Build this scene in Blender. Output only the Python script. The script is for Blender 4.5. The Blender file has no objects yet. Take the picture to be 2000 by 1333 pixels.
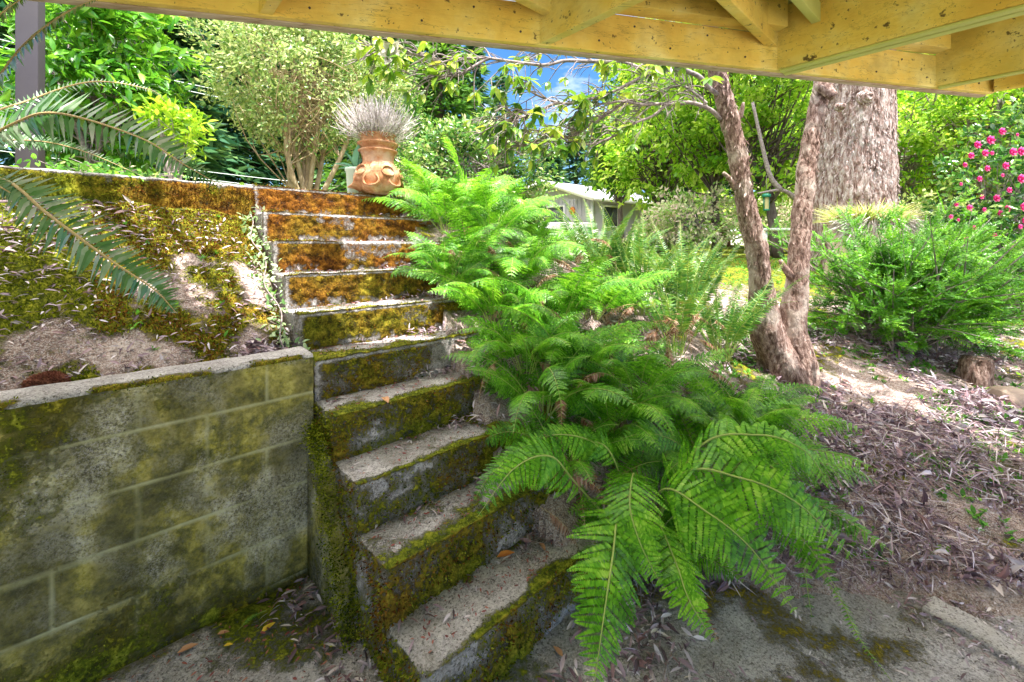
import bpy, math, random
import numpy as np
R = math.radians
rng = np.random.default_rng(7)
random.seed(7)
scn = bpy.context.scene
COL = scn.collection

# ------------------------------------------------------------------ camera
F_PX, HZ, EYE = 835.6, 479.6, 1.416
cam_d = bpy.data.cameras.new("camera"); cam = bpy.data.objects.new("camera", cam_d); COL.objects.link(cam)
cam.location = (0, 0, EYE); cam.rotation_euler = (R(90), 0, 0)
cam_d.sensor_width = 36; cam_d.lens = F_PX / 2000 * 36
cam_d.shift_y = -(666.5 - HZ) / 2000
cam_d.clip_start = 0.02; cam_d.clip_end = 2000
scn.camera = cam

# ------------------------------------------------------------------ world, sun, exposure
TO_SUN = np.array([.30, -.24, 1.0]); TO_SUN /= np.linalg.norm(TO_SUN)
elev = math.asin(TO_SUN[2]); azim = math.atan2(TO_SUN[0], TO_SUN[1])
w = bpy.data.worlds.new("World"); scn.world = w; w.use_nodes = True
nt = w.node_tree; bg = nt.nodes['Background']
sky = nt.nodes.new('ShaderNodeTexSky'); sky.sky_type = 'NISHITA'; sky.sun_disc = False
sky.sun_elevation = elev; sky.sun_rotation = azim
sky.air_density = 1.0; sky.dust_density = 0.1; sky.ozone_density = 3.5
tc = nt.nodes.new('ShaderNodeTexCoord'); nz = nt.nodes.new('ShaderNodeTexNoise')
mp = nt.nodes.new('ShaderNodeMapping'); mp.inputs['Scale'].default_value = (1, 1, 2.6)
nz.inputs['Scale'].default_value = 2.6; nz.inputs['Detail'].default_value = 9; nz.inputs['Roughness'].default_value = .6
cr = nt.nodes.new('ShaderNodeValToRGB'); cr.color_ramp.elements[0].position = .5; cr.color_ramp.elements[1].position = .74
mx = nt.nodes.new('ShaderNodeMix'); mx.data_type = 'RGBA'
nt.links.new(tc.outputs['Generated'], mp.inputs[0]); nt.links.new(mp.outputs[0], nz.inputs[0])
nt.links.new(nz.outputs[0], cr.inputs[0]); nt.links.new(cr.outputs[0], mx.inputs[0])
hs = nt.nodes.new('ShaderNodeHueSaturation'); hs.inputs['Saturation'].default_value = 1.25; hs.inputs['Value'].default_value = .42
nt.links.new(sky.outputs[0], hs.inputs['Color']); nt.links.new(hs.outputs[0], mx.inputs[6]); mx.inputs[7].default_value = (4.2, 4.15, 4.1, 1)
# warm white overhead, added unseen to brighten shade; clear blue low in the sky
sx = nt.nodes.new('ShaderNodeSeparateXYZ'); nt.links.new(tc.outputs['Generated'], sx.inputs[0])
mr = nt.nodes.new('ShaderNodeMapRange'); mr.interpolation_type = 'SMOOTHSTEP'; mr.inputs['From Min'].default_value = .42; mr.inputs['From Max'].default_value = .7
nt.links.new(sx.outputs[2], mr.inputs[0]); mx2 = nt.nodes.new('ShaderNodeMix'); mx2.data_type = 'RGBA'
nt.links.new(mr.outputs[0], mx2.inputs[0]); nt.links.new(mx.outputs[2], mx2.inputs[6]); mx2.inputs[7].default_value = (9.4, 8.8, 8.1, 1)
nt.links.new(mx2.outputs[2], bg.inputs[0])
bg.inputs[1].default_value = 0.15
sd = bpy.data.lights.new("sun", 'SUN'); sd.energy = 3.3; sd.angle = R(.5); sd.color = (1, .95, .86)
sun = bpy.data.objects.new("sun", sd); COL.objects.link(sun)
from mathutils import Vector, Matrix
sun.rotation_euler = Vector(TO_SUN).to_track_quat('Z', 'Y').to_euler()
scn.view_settings.view_transform = 'Standard'; scn.view_settings.look = 'None'
scn.view_settings.gamma = 1; scn.view_settings.use_curve_mapping = False
scn.view_settings.exposure = 2.08
scn.cycles.max_bounces = 6; scn.cycles.diffuse_bounces = 3; scn.cycles.transmission_bounces = 3
scn.cycles.use_denoising = True
scn.cycles.sample_clamp_indirect = 6

# ------------------------------------------------------------------ frame of the staircase
TH = .74155
U = np.array([-math.sin(TH), math.cos(TH)]); V = np.array([math.cos(TH), math.sin(TH)])
A0 = np.array([-.2486, 1.2175]); GO, RI = .2312, .18
def st(s, t, z=None):
    p = A0[:, None] + np.outer(U, np.atleast_1d(s)) + np.outer(V, np.atleast_1d(t))
    return p if z is None else np.array([p[0, 0], p[1, 0], z])
def P(px, py, Y):
    return np.array([(px - 1000) / F_PX * Y, Y, EYE + (HZ - py) / F_PX * Y])

# ------------------------------------------------------------------ numeric noise
def _h(i, j, k, seed):
    n = (i.astype(np.int64) * 374761393 + j.astype(np.int64) * 668265263 + k.astype(np.int64) * 2147483647 + seed * 974634777) & 0xffffffff
    n = ((n ^ (n >> 13)) * 1274126177) & 0xffffffff
    return ((n ^ (n >> 16)) & 0xffffff) / float(0xffffff)
def vnoise(p, scale=1., seed=0):
    q = np.asarray(p, float) * scale; f = np.floor(q); r = q - f; r = r * r * (3 - 2 * r); i = f.astype(np.int64)
    out = 0
    for a in (0, 1):
        for b in (0, 1):
            for c in (0, 1):
                wgt = (r[:, 0] if a else 1 - r[:, 0]) * (r[:, 1] if b else 1 - r[:, 1]) * (r[:, 2] if c else 1 - r[:, 2])
                out = out + wgt * _h(i[:, 0] + a, i[:, 1] + b, i[:, 2] + c, seed)
    return out
def fbm(p, scale=1., oct=4, seed=0, rough=.5):
    o, a, t = 0, 1, 0
    for k in range(oct):
        o = o + a * vnoise(p, scale * 2 ** k, seed + k * 17); t += a; a *= rough
    return o / t
def sstep(a, b, x):
    x = np.clip((x - a) / (b - a), 0, 1); return x * x * (3 - 2 * x)
def nrm(a):
    a = np.asarray(a, float); return a / np.maximum(np.linalg.norm(a, axis=-1, keepdims=True), 1e-9)

# ------------------------------------------------------------------ mesh helpers
ORG = {}
class MB:
    def __init__(s): s.v, s.f, s.n, s.att, s.mi = [], [], 0, {}, []
    def add(s, v, f, mi=0, **att):
        v = np.asarray(v, float); f = [np.asarray(f)] if not isinstance(f, list) else [np.asarray(x) for x in f]
        for x in f:
            if len(x): s.f.append(x + s.n); s.mi.append(np.full(len(x), mi))
        for k, a in att.items(): s.att.setdefault(k, []).append((s.n, np.asarray(a, float)))
        s.v.append(v); s.n += len(v)
    def build(s, name, mat, parent=None, loc=None, smooth=False):
        v = np.concatenate(s.v)
        if parent is not None: org = ORG[parent.name]
        elif loc is not None: org = np.array(loc, float)
        else: org = np.array([(v[:, 0].min() + v[:, 0].max()) / 2, (v[:, 1].min() + v[:, 1].max()) / 2, v[:, 2].min()])
        me = bpy.data.meshes.new(name)
        me.vertices.add(len(v)); me.vertices.foreach_set('co', (v - org).astype(np.float32).ravel())
        cnt = np.concatenate([np.full(len(f), f.shape[1]) for f in s.f]); lo = np.concatenate([f.ravel() for f in s.f])
        me.loops.add(len(lo)); me.loops.foreach_set('vertex_index', lo.astype(np.int32))
        me.polygons.add(len(cnt)); me.polygons.foreach_set('loop_start', (np.cumsum(cnt) - cnt).astype(np.int32))
        me.polygons.foreach_set('loop_total', cnt.astype(np.int32))
        me.polygons.foreach_set('material_index', np.concatenate(s.mi).astype(np.int32))
        if smooth: me.polygons.foreach_set('use_smooth', np.ones(len(cnt), bool))
        for k, lst in s.att.items():
            arr = np.zeros(len(v), np.float32)
            for o, a in lst: arr[o:o + len(a)] = a
            at = me.attributes.new(k, 'FLOAT', 'POINT'); at.data.foreach_set('value', arr)
        me.update(calc_edges=True); me.validate()
        for m in (mat if isinstance(mat, (list, tuple)) else [mat]): me.materials.append(m)
        o = bpy.data.objects.new(name, me); COL.objects.link(o)
        if parent is not None:
            o.parent = parent
        else: o.location = org
        ORG[o.name] = org
        return o
def tag(o, label=None, cat=None, group=None, kind=None):
    if label: o['label'] = label
    if cat: o['category'] = cat
    if group: o['group'] = group
    if kind: o['kind'] = kind
    return o
def thing(name, loc, label, cat, group=None):
    o = bpy.data.objects.new(name, None); COL.objects.link(o); o.location = [float(x) for x in loc]; ORG[o.name] = np.array(loc, float)
    o.empty_display_size = .1
    return tag(o, label, cat, group)
def grid_faces(n, m, closed=False):
    i = np.arange(n - 1)[:, None]; j = np.arange(m if closed else m - 1)[None, :]
    j2 = (j + 1) % m
    return np.stack([i * m + j, i * m + j2, (i + 1) * m + j2, (i + 1) * m + j], -1).reshape(-1, 4)
def frames(pts):
    d = nrm(np.gradient(pts, axis=0)); up = np.array([0, 0, 1.]) if abs(d[0, 2]) < .9 else np.array([1., 0, 0])
    x = nrm(np.cross(d[0], up)); X = [x]
    for k in range(1, len(pts)):
        x = x - d[k] * np.dot(x, d[k]); x = x / max(np.linalg.norm(x), 1e-9); X.append(x)
    X = np.array(X); return d, X, np.cross(d, X)
def spline(pts, n):
    pts = np.array(pts, float)
    if len(pts) < 3: return pts[0] + (pts[-1] - pts[0]) * np.linspace(0, 1, n)[:, None]
    Q = np.vstack([2 * pts[0] - pts[1], pts, 2 * pts[-1] - pts[-2]])
    t = np.linspace(0, len(pts) - 1 - 1e-6, n); i = t.astype(int); u = (t - i)[:, None]
    a, b, c, d = Q[i], Q[i + 1], Q[i + 2], Q[i + 3]
    return .5 * (2 * b + (c - a) * u + (2 * a - 5 * b + 4 * c - d) * u * u + (3 * b - a - 3 * c + d) * u ** 3)
def tube(mb, pts, rad, k=6, cap=True, mi=0):
    pts = np.array(pts, float); n = len(pts); rad = np.interp(np.linspace(0, 1, n), np.linspace(0, 1, len(np.atleast_1d(rad))), np.atleast_1d(rad))
    d, X, Y = frames(pts); a = np.arange(k) / k * 2 * math.pi
    v = pts[:, None] + rad[:, None, None] * (np.cos(a)[None, :, None] * X[:, None] + np.sin(a)[None, :, None] * Y[:, None])
    f = [grid_faces(n, k, True)]
    if cap: f += [np.arange(k)[None, ::-1], (np.arange(k) + (n - 1) * k)[None]]
    mb.add(v.reshape(-1, 3), f, mi)
def box(mb, c, sx, sy, sz, ax=None, bev=0., mi=0, res=None):
    """box from centre, full sizes; ax = rows of local x,y,z axes"""
    ax = np.eye(3) if ax is None else np.array(ax, float); h = np.array([sx, sy, sz]) / 2
    if bev <= 0:
        s = np.array([[x, y, z] for z in (-1, 1) for y in (-1, 1) for x in (-1, 1)], float) * h
        mb.add(np.array(c) + s @ ax, np.array([[0, 2, 3, 1], [4, 5, 7, 6], [0, 1, 5, 4], [2, 6, 7, 3], [0, 4, 6, 2], [1, 3, 7, 5]]), mi); return
    v, nn, f = rbox(h, bev, res); mb.add(np.array(c) + v @ ax, f, mi)
def rbox(h, bev, res=None, skip=()):
    """rounded box surface, six sheets; returns verts, normals, faces"""
    V_, N_, F_, n0 = [], [], [], 0
    for a in range(3):
        for sg in (-1, 1):
            if (a, sg) in skip: continue
            b, c = (a + 1) % 3, (a + 2) % 3
            def line(L):
                if res is None: return np.array([-L, -L + bev * .5, -L + bev, L - bev, L - bev * .5, L])
                m = max(2, int(round(2 * (L - bev) / res))); return np.concatenate([[-L, -L + bev * .5], np.linspace(-L + bev, L - bev, m + 1), [L - bev * .5, L]])
            lb, lc = line(h[b]), line(h[c]); B, Cc = np.meshgrid(lb, lc, indexing='ij')
            p = np.zeros(B.shape + (3,)); p[..., a] = sg * h[a]; p[..., b] = B; p[..., c] = Cc; p = p.reshape(-1, 3)
            q = np.clip(p, -(h - bev), h - bev); nn = nrm(p - q); V_.append(q + nn * bev); N_.append(nn)
            f = grid_faces(len(lb), len(lc)); F_.append((f if sg > 0 else f[:, ::-1]) + n0); n0 += len(p)
    return np.concatenate(V_), np.concatenate(N_), np.concatenate(F_)
def lathe(mb, c, prof, k=40, mi=0, jit=0):
    prof = np.array(prof, float); a = np.arange(k) / k * 2 * math.pi
    v = np.stack([prof[:, 0, None] * np.cos(a), prof[:, 0, None] * np.sin(a), np.repeat(prof[:, 1, None], k, 1)], -1).reshape(-1, 3)
    if jit: v = v + (fbm(v, 8, 3, 5)[:, None] - .5) * jit * nrm(v * [1, 1, 0])
    mb.add(v + np.array(c), grid_faces(len(prof), k, True), mi)
# leaf templates: along +y, face normal +z
KITE = (np.array([[0, 0, 0], [.5, .42, .0], [0, 1, 0], [-.5, .42, .0]], float), np.array([[0, 1, 2, 3]]))
def leaf_t(wd=.36, fold=.12, droop=.15):
    ys = [0, .3, .65, 1]; ws = [.03, .9, .8, 0.02]; v = []
    for y, q in zip(ys, ws): v += [[-q * wd / 2, y, fold * q * .5 - droop * y * y], [0, y, -droop * y * y], [q * wd / 2, y, fold * q * .5 - droop * y * y]]
    f = []
    for i in range(3): f += [[3 * i, 3 * i + 1, 3 * i + 4, 3 * i + 3], [3 * i + 1, 3 * i + 2, 3 * i + 5, 3 * i + 4]]
    return np.array(v), np.array(f)
LEAF = leaf_t(); LEAFW = leaf_t(.5, .18, .1); LEAFN = leaf_t(.24, .08, .25)
def scatter(mb, T, Pp, D, N, S, wid=None, mi=0):
    v, f = T; Pp = np.asarray(Pp, float); n = len(Pp)
    if n == 0: return
    y = nrm(D); x = nrm(np.cross(y, N)); z = np.cross(x, y); S = np.broadcast_to(S, (n,))
    W = S if wid is None else np.broadcast_to(wid, (n,))
    o = Pp[:, None] + (W[:, None] * v[None, :, 0])[..., None] * x[:, None] + (S[:, None] * v[None, :, 1])[..., None] * y[:, None] + (S[:, None] * v[None, :, 2])[..., None] * z[:, None]
    k = len(v); mb.add(o.reshape(-1, 3), (f[None] + (np.arange(n) * k)[:, None, None]).reshape(-1, f.shape[1]), mi)
def rdir(n, up=0.):
    d = nrm(rng.normal(size=(n, 3))); d[:, 2] += up; return nrm(d)

# ------------------------------------------------------------------ materials
def newmat(name):
    m = bpy.data.materials.new(name); m.use_nodes = True; m.node_tree.nodes.clear(); return m, m.node_tree
def nd(t, kind, **kw):
    n = t.nodes.new(kind)
    for k, v in kw.items():
        if isinstance(k, str) and hasattr(n, k): setattr(n, k, v)
    return n
def ramp(t, src, stops, interp='LINEAR'):
    r = t.nodes.new('ShaderNodeValToRGB'); e = r.color_ramp.elements; r.color_ramp.interpolation = interp
    while len(e) < len(stops): e.new(.5)
    for x, (p, c) in zip(e, stops): x.position = p; x.color = (c, c, c, 1) if not hasattr(c, '__len__') else (*c, 1)
    t.links.new(src, r.inputs[0]); return r.outputs[0]
def noise(t, scale, detail=6, rough=.6, coord=None, dist=0.):
    n = t.nodes.new('ShaderNodeTexNoise'); n.inputs['Scale'].default_value = scale; n.inputs['Detail'].default_value = detail
    n.inputs['Roughness'].default_value = rough; n.inputs['Distortion'].default_value = dist
    if coord is not None: t.links.new(coord, n.inputs[0])
    return n.outputs[0]
def mixc(t, fac, a, b, mode='MIX'):
    m = t.nodes.new('ShaderNodeMix'); m.data_type = 'RGBA'; m.blend_type = mode
    for i, x in ((0, fac), (6, a), (7, b)):
        if hasattr(x, 'is_output') or isinstance(x, bpy.types.NodeSocket): t.links.new(x, m.inputs[i])
        elif hasattr(x, '__len__'): m.inputs[i].default_value = (*x, 1)
        else: m.inputs[i].default_value = x
    return m.outputs[2]
def math_(t, op, a, b):
    m = t.nodes.new('ShaderNodeMath'); m.operation = op
    for i, x in enumerate((a, b)):
        if isinstance(x, bpy.types.NodeSocket): t.links.new(x, m.inputs[i])
        else: m.inputs[i].default_value = x
    return m.outputs[0]
def pos(t): return t.nodes.new('ShaderNodeNewGeometry').outputs['Position']
def attr(t, n): a = t.nodes.new('ShaderNodeAttribute'); a.attribute_name = n; return a.outputs['Fac']
def finish(t, col, rough=.8, bump=None, bstr=.5, bdist=.01, spec=.3, transl=0., tcol=None):
    p = t.nodes.new('ShaderNodeBsdfPrincipled'); out = t.nodes.new('ShaderNodeOutputMaterial')
    if isinstance(col, bpy.types.NodeSocket): t.links.new(col, p.inputs['Base Color'])
    else: p.inputs['Base Color'].default_value = (*col, 1)
    if isinstance(rough, bpy.types.NodeSocket): t.links.new(rough, p.inputs['Roughness'])
    else: p.inputs['Roughness'].default_value = rough
    p.inputs['Specular IOR Level'].default_value = spec
    if bump is not None:
        b = t.nodes.new('ShaderNodeBump'); b.inputs['Strength'].default_value = bstr; b.inputs['Distance'].default_value = bdist
        t.links.new(bump, b.inputs['Height']); t.links.new(b.outputs[0], p.inputs['Normal'])
    sh = p.outputs[0]
    if transl > 0:
        tr = t.nodes.new('ShaderNodeBsdfTranslucent')
        c2 = tcol if tcol is not None else col
        if isinstance(c2, bpy.types.NodeSocket): t.links.new(c2, tr.inputs[0])
        else: tr.inputs[0].default_value = (*c2, 1)
        mxs = t.nodes.new('ShaderNodeMixShader'); mxs.inputs[0].default_value = transl
        t.links.new(sh, mxs.inputs[1]); t.links.new(tr.outputs[0], mxs.inputs[2]); sh = mxs.outputs[0]
    t.links.new(sh, out.inputs[0])
def foliage(name, cols, rough=.42, transl=.35, spec=.4, nscale=3., isl=.6, clump=.5):
    m, t = newmat(name)
    g = t.nodes.new('ShaderNodeNewGeometry'); n = noise(t, nscale, 4, .6, g.outputs['Position'])
    f = math_(t, 'ADD', math_(t, 'MULTIPLY', g.outputs['Random Per Island'], isl), math_(t, 'MULTIPLY', math_(t, 'SUBTRACT', n, .25), 2 * (1 - isl)))
    k = len(cols); c = ramp(t, f, [((i + .5) / k, cc) for i, cc in enumerate(cols)])
    hs = t.nodes.new('ShaderNodeHueSaturation'); hs.inputs['Value'].default_value = 1.7; hs.inputs['Hue'].default_value = .485; t.links.new(c, hs.inputs['Color'])
    finish(t, c, rough, spec=spec, transl=transl, tcol=hs.outputs[0]); return m
def bark(name, cols, scale=(14, 14, 3), bstr=.8, bdist=.02, patch=None):
    m, t = newmat(name); g = pos(t); mpn = t.nodes.new('ShaderNodeMapping'); mpn.inputs['Scale'].default_value = scale; t.links.new(g, mpn.inputs[0])
    n = noise(t, 2.2, 10, .68, mpn.outputs[0], .6); c = ramp(t, n, [(.3 + .4 * i / (len(cols) - 1), cc) for i, cc in enumerate(cols)])
    if patch:
        c = mixc(t, ramp(t, noise(t, 5, 5, .6, g), [(.52, 0), (.62, .8)]), c, patch)
    finish(t, c, .85, n, bstr, bdist, spec=.15); return m
def plain(name, col, rough=.7, var=.2, scale=20, spec=.3, bstr=.2, bdist=.004):
    m, t = newmat(name); g = pos(t); n = noise(t, scale, 6, .6, g)
    c = mixc(t, n, tuple(x * (1 - var) for x in col), tuple(min(1, x * (1 + var)) for x in col))
    finish(t, c, rough, n, bstr, bdist, spec); return m

def mossy(name, base_stops, fine=90., mort=False, film=0.):
    """concrete / dirt with moss; masks come from mesh attributes moss, rust, stain"""
    m, t = newmat(name); g = pos(t)
    n1 = noise(t, 6, 8, .65, g); n2 = noise(t, fine, 5, .7, g); n3 = noise(t, 22, 6, .7, g)
    base = ramp(t, math_(t, 'ADD', math_(t, 'MULTIPLY', n1, .5), math_(t, 'MULTIPLY', n2, .5)), base_stops)
    base = mixc(t, ramp(t, noise(t, 190, 3, .7, g), [(.5, 0), (.6, .75)]), base, (.6, .56, .57))
    base = mixc(t, ramp(t, noise(t, 110, 4, .7, g), [(.36, .8), (.47, 0)]), base, (.05, .04, .035))
    if film: n4 = noise(t, 34, 7, .7, g); base = mixc(t, ramp(t, noise(t, 3.1, 6, .62, g, .4), [(.4, 0), (.52, film)]), base, ramp(t, math_(t, 'ADD', math_(t, 'MULTIPLY', n4, .45), math_(t, 'MULTIPLY', n1, .55)), [(.4, (.05, .055, .005)), (.47, (.17, .16, .012)), (.53, (.38, .33, .03)), (.6, (.66, .56, .12))]))
    base = mixc(t, math_(t, 'MULTIPLY', attr(t, 'stain'), .7), base, ramp(t, n3, [(.3, (.035, .035, .02)), (.7, (.14, .13, .07))]))
    if mort: base = mixc(t, attr(t, 'mortar'), base, ramp(t, n1, [(.35, (.46, .45, .22)), (.7, (.66, .64, .44))]))
    green = ramp(t, math_(t, 'ADD', math_(t, 'MULTIPLY', n3, .6), math_(t, 'MULTIPLY', n2, .4)), [(.36, (.012, .02, .003)), (.45, (.06, .08, .006)), (.52, (.15, .18, .012)), (.61, (.32, .33, .03)), (.72, (.52, .48, .1))])
    rust = ramp(t, math_(t, 'ADD', math_(t, 'MULTIPLY', n3, .65), math_(t, 'MULTIPLY', n2, .35)), [(.36, (.015, .007, .003)), (.45, (.08, .03, .007)), (.53, (.22, .085, .012)), (.62, (.36, .16, .02)), (.72, (.5, .33, .08))])
    mcol = mixc(t, attr(t, 'rust'), green, rust)
    fac = ramp(t, math_(t, 'ADD', attr(t, 'moss'), math_(t, 'ADD', math_(t, 'MULTIPLY', math_(t, 'SUBTRACT', n3, .5), 1.6), math_(t, 'MULTIPLY', math_(t, 'SUBTRACT', n2, .5), 1.1))), [(.3, 0), (.72, 1)])
    c = mixc(t, fac, base, mcol)
    h = math_(t, 'ADD', math_(t, 'MULTIPLY', n2, .5), math_(t, 'MULTIPLY', math_(t, 'MULTIPLY', n3, fac), 1.3))
    finish(t, c, .92, h, 1., .016, spec=.15); return m

M = {}
M['concrete'] = mossy('mossy_concrete', [(.34, (.16, .135, .12)), (.48, (.35, .33, .34)), (.62, (.66, .63, .65))])
M['wall'] = mossy('mossy_block', [(.38, (.07, .065, .035)), (.47, (.34, .32, .19)), (.56, (.78, .74, .54))], mort=True, film=.85)
M['dirt'] = mossy('dirt', [(.36, (.08, .045, .04)), (.49, (.28, .19, .165)), (.62, (.56, .46, .42))], fine=60)
M['lawn'] = mossy('lawn', [(.3, (.06, .10, .02)), (.5, (.16, .22, .04)), (.7, (.3, .34, .1))], fine=30)
M['moss'] = foliage('moss_green', [(.02, .035, .004), (.08, .11, .006), (.2, .24, .014), (.42, .42, .05)], .9, .3, .05, 14)
M['moss_rust'] = foliage('moss_rust', [(.025, .01, .004), (.1, .04, .01), (.23, .1, .018), (.4, .25, .05)], .9, .3, .05, 14)
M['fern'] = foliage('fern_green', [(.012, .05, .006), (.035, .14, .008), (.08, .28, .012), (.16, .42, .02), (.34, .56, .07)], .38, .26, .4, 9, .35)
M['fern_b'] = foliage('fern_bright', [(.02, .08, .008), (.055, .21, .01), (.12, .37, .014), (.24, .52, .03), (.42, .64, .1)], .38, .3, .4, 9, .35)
M['sword'] = foliage('sword_fern', [(.03, .12, .02), (.06, .2, .03), (.13, .28, .03), (.3, .3, .06)], .35, .25, .5, 9, .35)
M['sword_pale'] = foliage('sword_fern_grey', [(.02, .09, .02), (.06, .18, .05), (.16, .27, .14), (.42, .45, .42)], .25, .2, .8, 9, .45)
M['dead'] = foliage('dead_frond', [(.07, .03, .02), (.2, .09, .05), (.38, .22, .16), (.5, .36, .3)], .8, .15, .2, 9)
M['litter'] = foliage('leaf_litter', [(.045, .025, .035), (.17, .10, .13), (.34, .25, .32), (.22, .11, .11), (.56, .5, .6), (.68, .6, .58)], .45, .05, .45, 4, .8)
M['leaf_red'] = foliage('litter_red', [(.12, .03, .03), (.3, .07, .06), (.36, .16, .1)], .45, .1, .4, 9)
M['weed'] = foliage('weed', [(.04, .16, .02), (.09, .3, .03), (.2, .42, .04)], .5, .35, .3, 6)
M['rachis'] = plain('rachis', (.32, .40, .10), .6, .2)
M['rachis_tan'] = plain('rachis_tan', (.46, .34, .16), .6, .2)
M['rhodo'] = foliage('rhododendron_leaf', [(.03, .10, .015), (.08, .22, .02), (.22, .38, .03), (.42, .48, .06)], .28, .3, .6, 3)
M['gloss'] = foliage('glossy_leaf', [(.02, .10, .01), (.05, .2, .012), (.11, .34, .02), (.26, .5, .04)], .2, .3, .7, 2.5)
M['lime'] = foliage('lime_leaf', [(.1, .26, .01), (.22, .42, .02), (.4, .56, .04)], .4, .4, .4, 3)
M['small'] = foliage('small_leaf', [(.06, .15, .03), (.16, .28, .06), (.32, .40, .12), (.5, .55, .3)], .35, .3, .5, 2, .7)
M['laurel'] = foliage('laurel_leaf', [(.015, .08, .015), (.06, .2, .03), (.18, .36, .05), (.44, .42, .2)], .25, .25, .6, 2, .7)
M['camel'] = foliage('camellia_leaf', [(.01, .06, .012), (.03, .14, .02), (.09, .28, .03), (.3, .42, .1)], .2, .22, .8, 3, .7)
M['conifer'] = foliage('conifer_dark', [(.012, .05, .035), (.03, .11, .06), (.08, .19, .06), (.2, .32, .1)], .6, .2, .2, .6, .5)
M['conifer_m'] = foliage('conifer_mid', [(.03, .11, .015), (.07, .2, .02), (.16, .32, .03)], .5, .25, .3, .8, .5)
M['bright'] = foliage('bright_leaf', [(.05, .16, .01), (.14, .34, .015), (.34, .54, .04), (.6, .7, .2)], .4, .45, .4, 1.2, .5)
M['redwood_n'] = foliage('redwood_needles', [(.015, .07, .006), (.045, .19, .01), (.12, .35, .018), (.26, .5, .04)], .4, .35, .4, 5, .3)
M['grass'] = foliage('grass_blade', [(.1, .2, .03), (.24, .36, .06), (.5, .46, .2), (.55, .48, .3)], .6, .4, .3, 6, .8)
M['pale_bush'] = foliage('pale_bush', [(.14, .34, .05), (.36, .54, .16), (.66, .62, .46), (.8, .62, .6)], .5, .35, .3, 2, .8)
M['lav'] = foliage('lavender_stems', [(.22, .2, .16), (.42, .38, .36), (.6, .55, .55), (.66, .62, .66)], .8, .15, .2, 8, .8)
M['lav_g'] = foliage('lavender_leaf', [(.16, .26, .1), (.3, .4, .2), (.42, .5, .32)], .7, .2, .2, 8, .6)
M['agave'] = plain('agave', (.14, .32, .2), .45, .35, 6)
M['terracotta'] = bark('terracotta', [(.16, .08, .045), (.36, .16, .08), (.46, .24, .13), (.6, .4, .27)], (7, 7, 7), .25, .006, (.5, .36, .27))
M['potgreen'] = plain('pale_green_pot', (.42, .52, .44), .45, .1, 12)
M['soil'] = plain('soil', (.06, .04, .03), .9, .4, 40)
M['branch'] = bark('grey_branch', [(.1, .08, .08), (.26, .22, .22), (.45, .4, .38)], (20, 20, 20), .4, .005)
M['tan_bark'] = bark('tan_bark', [(.22, .15, .09), (.42, .32, .2), (.6, .5, .36)], (10, 10, 4), .4, .006)
M['rhodo_bark'] = bark('mauve_bark', [(.035, .022, .018), (.15, .09, .075), (.34, .24, .21), (.6, .5, .48)], (22, 22, 9), .9, .02, (.5, .42, .38))
M['redwood_bark'] = bark('redwood_bark', [(.03, .018, .016), (.24, .15, .13), (.52, .43, .42), (.8, .75, .75)], (12, 12, 3.5), 1., .05)
M['dark_bark'] = bark('dark_bark', [(.05, .035, .03), (.13, .1, .09), (.24, .2, .18)], (3, 3, 1), .6, .05)
M['red_bark'] = bark('red_bark', [(.1, .03, .02), (.22, .09, .06), (.3, .15, .1)], (3, 3, 1), .6, .05)
M['petal'] = plain('white_petal', (.85, .82, .78), .5, .06)
M['pink'] = foliage('pink_petal', [(.5, .005, .12), (.68, .02, .26), (.8, .2, .45)], .5, .3, .3, 8, .8)
M['pinkpale'] = foliage('pale_pink_petal', [(.6, .3, .35), (.75, .5, .5)], .5, .3, .3, 8, .8)
M['orange_leaf'] = plain('orange_leaf', (.62, .22, .05), .4, .25, 30)
M['tan_leaf'] = plain('tan_leaf', (.5, .26, .14), .5, .25, 30)
M['yellow_leaf'] = plain('yellow_leaf', (.75, .5, .04), .4, .2, 30)
M['post'] = plain('grey_post', (.055, .05, .065), .7, .15, 10)
M['roof'] = plain('roof_shingle', (.4, .41, .45), .8, .15, 5)
M['siding'] = plain('grey_siding', (.42, .41, .45), .7, .06, 4)
M['trim'] = plain('white_trim', (.8, .8, .78), .5, .04)
M['glass'] = plain('dark_glass', (.05, .06, .07), .1, .1)
M['orange'] = plain('orange_ornament', (.8, .16, .04), .5, .1)
M['feeder'] = plain('green_feeder', (.02, .2, .13), .4, .1)
M['seed'] = plain('seed_tube', (.5, .46, .22), .4, .2)
M['wire'] = plain('wire', (.6, .66, .68), .5, .05)
M['rock'] = plain('rock', (.42, .32, .27), .85, .35, 12, .2, .8, .02)
M['kerb'] = mossy('kerb_concrete', [(.3, (.3, .28, .27)), (.5, (.46, .43, .42)), (.7, (.6, .56, .55))])
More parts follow.
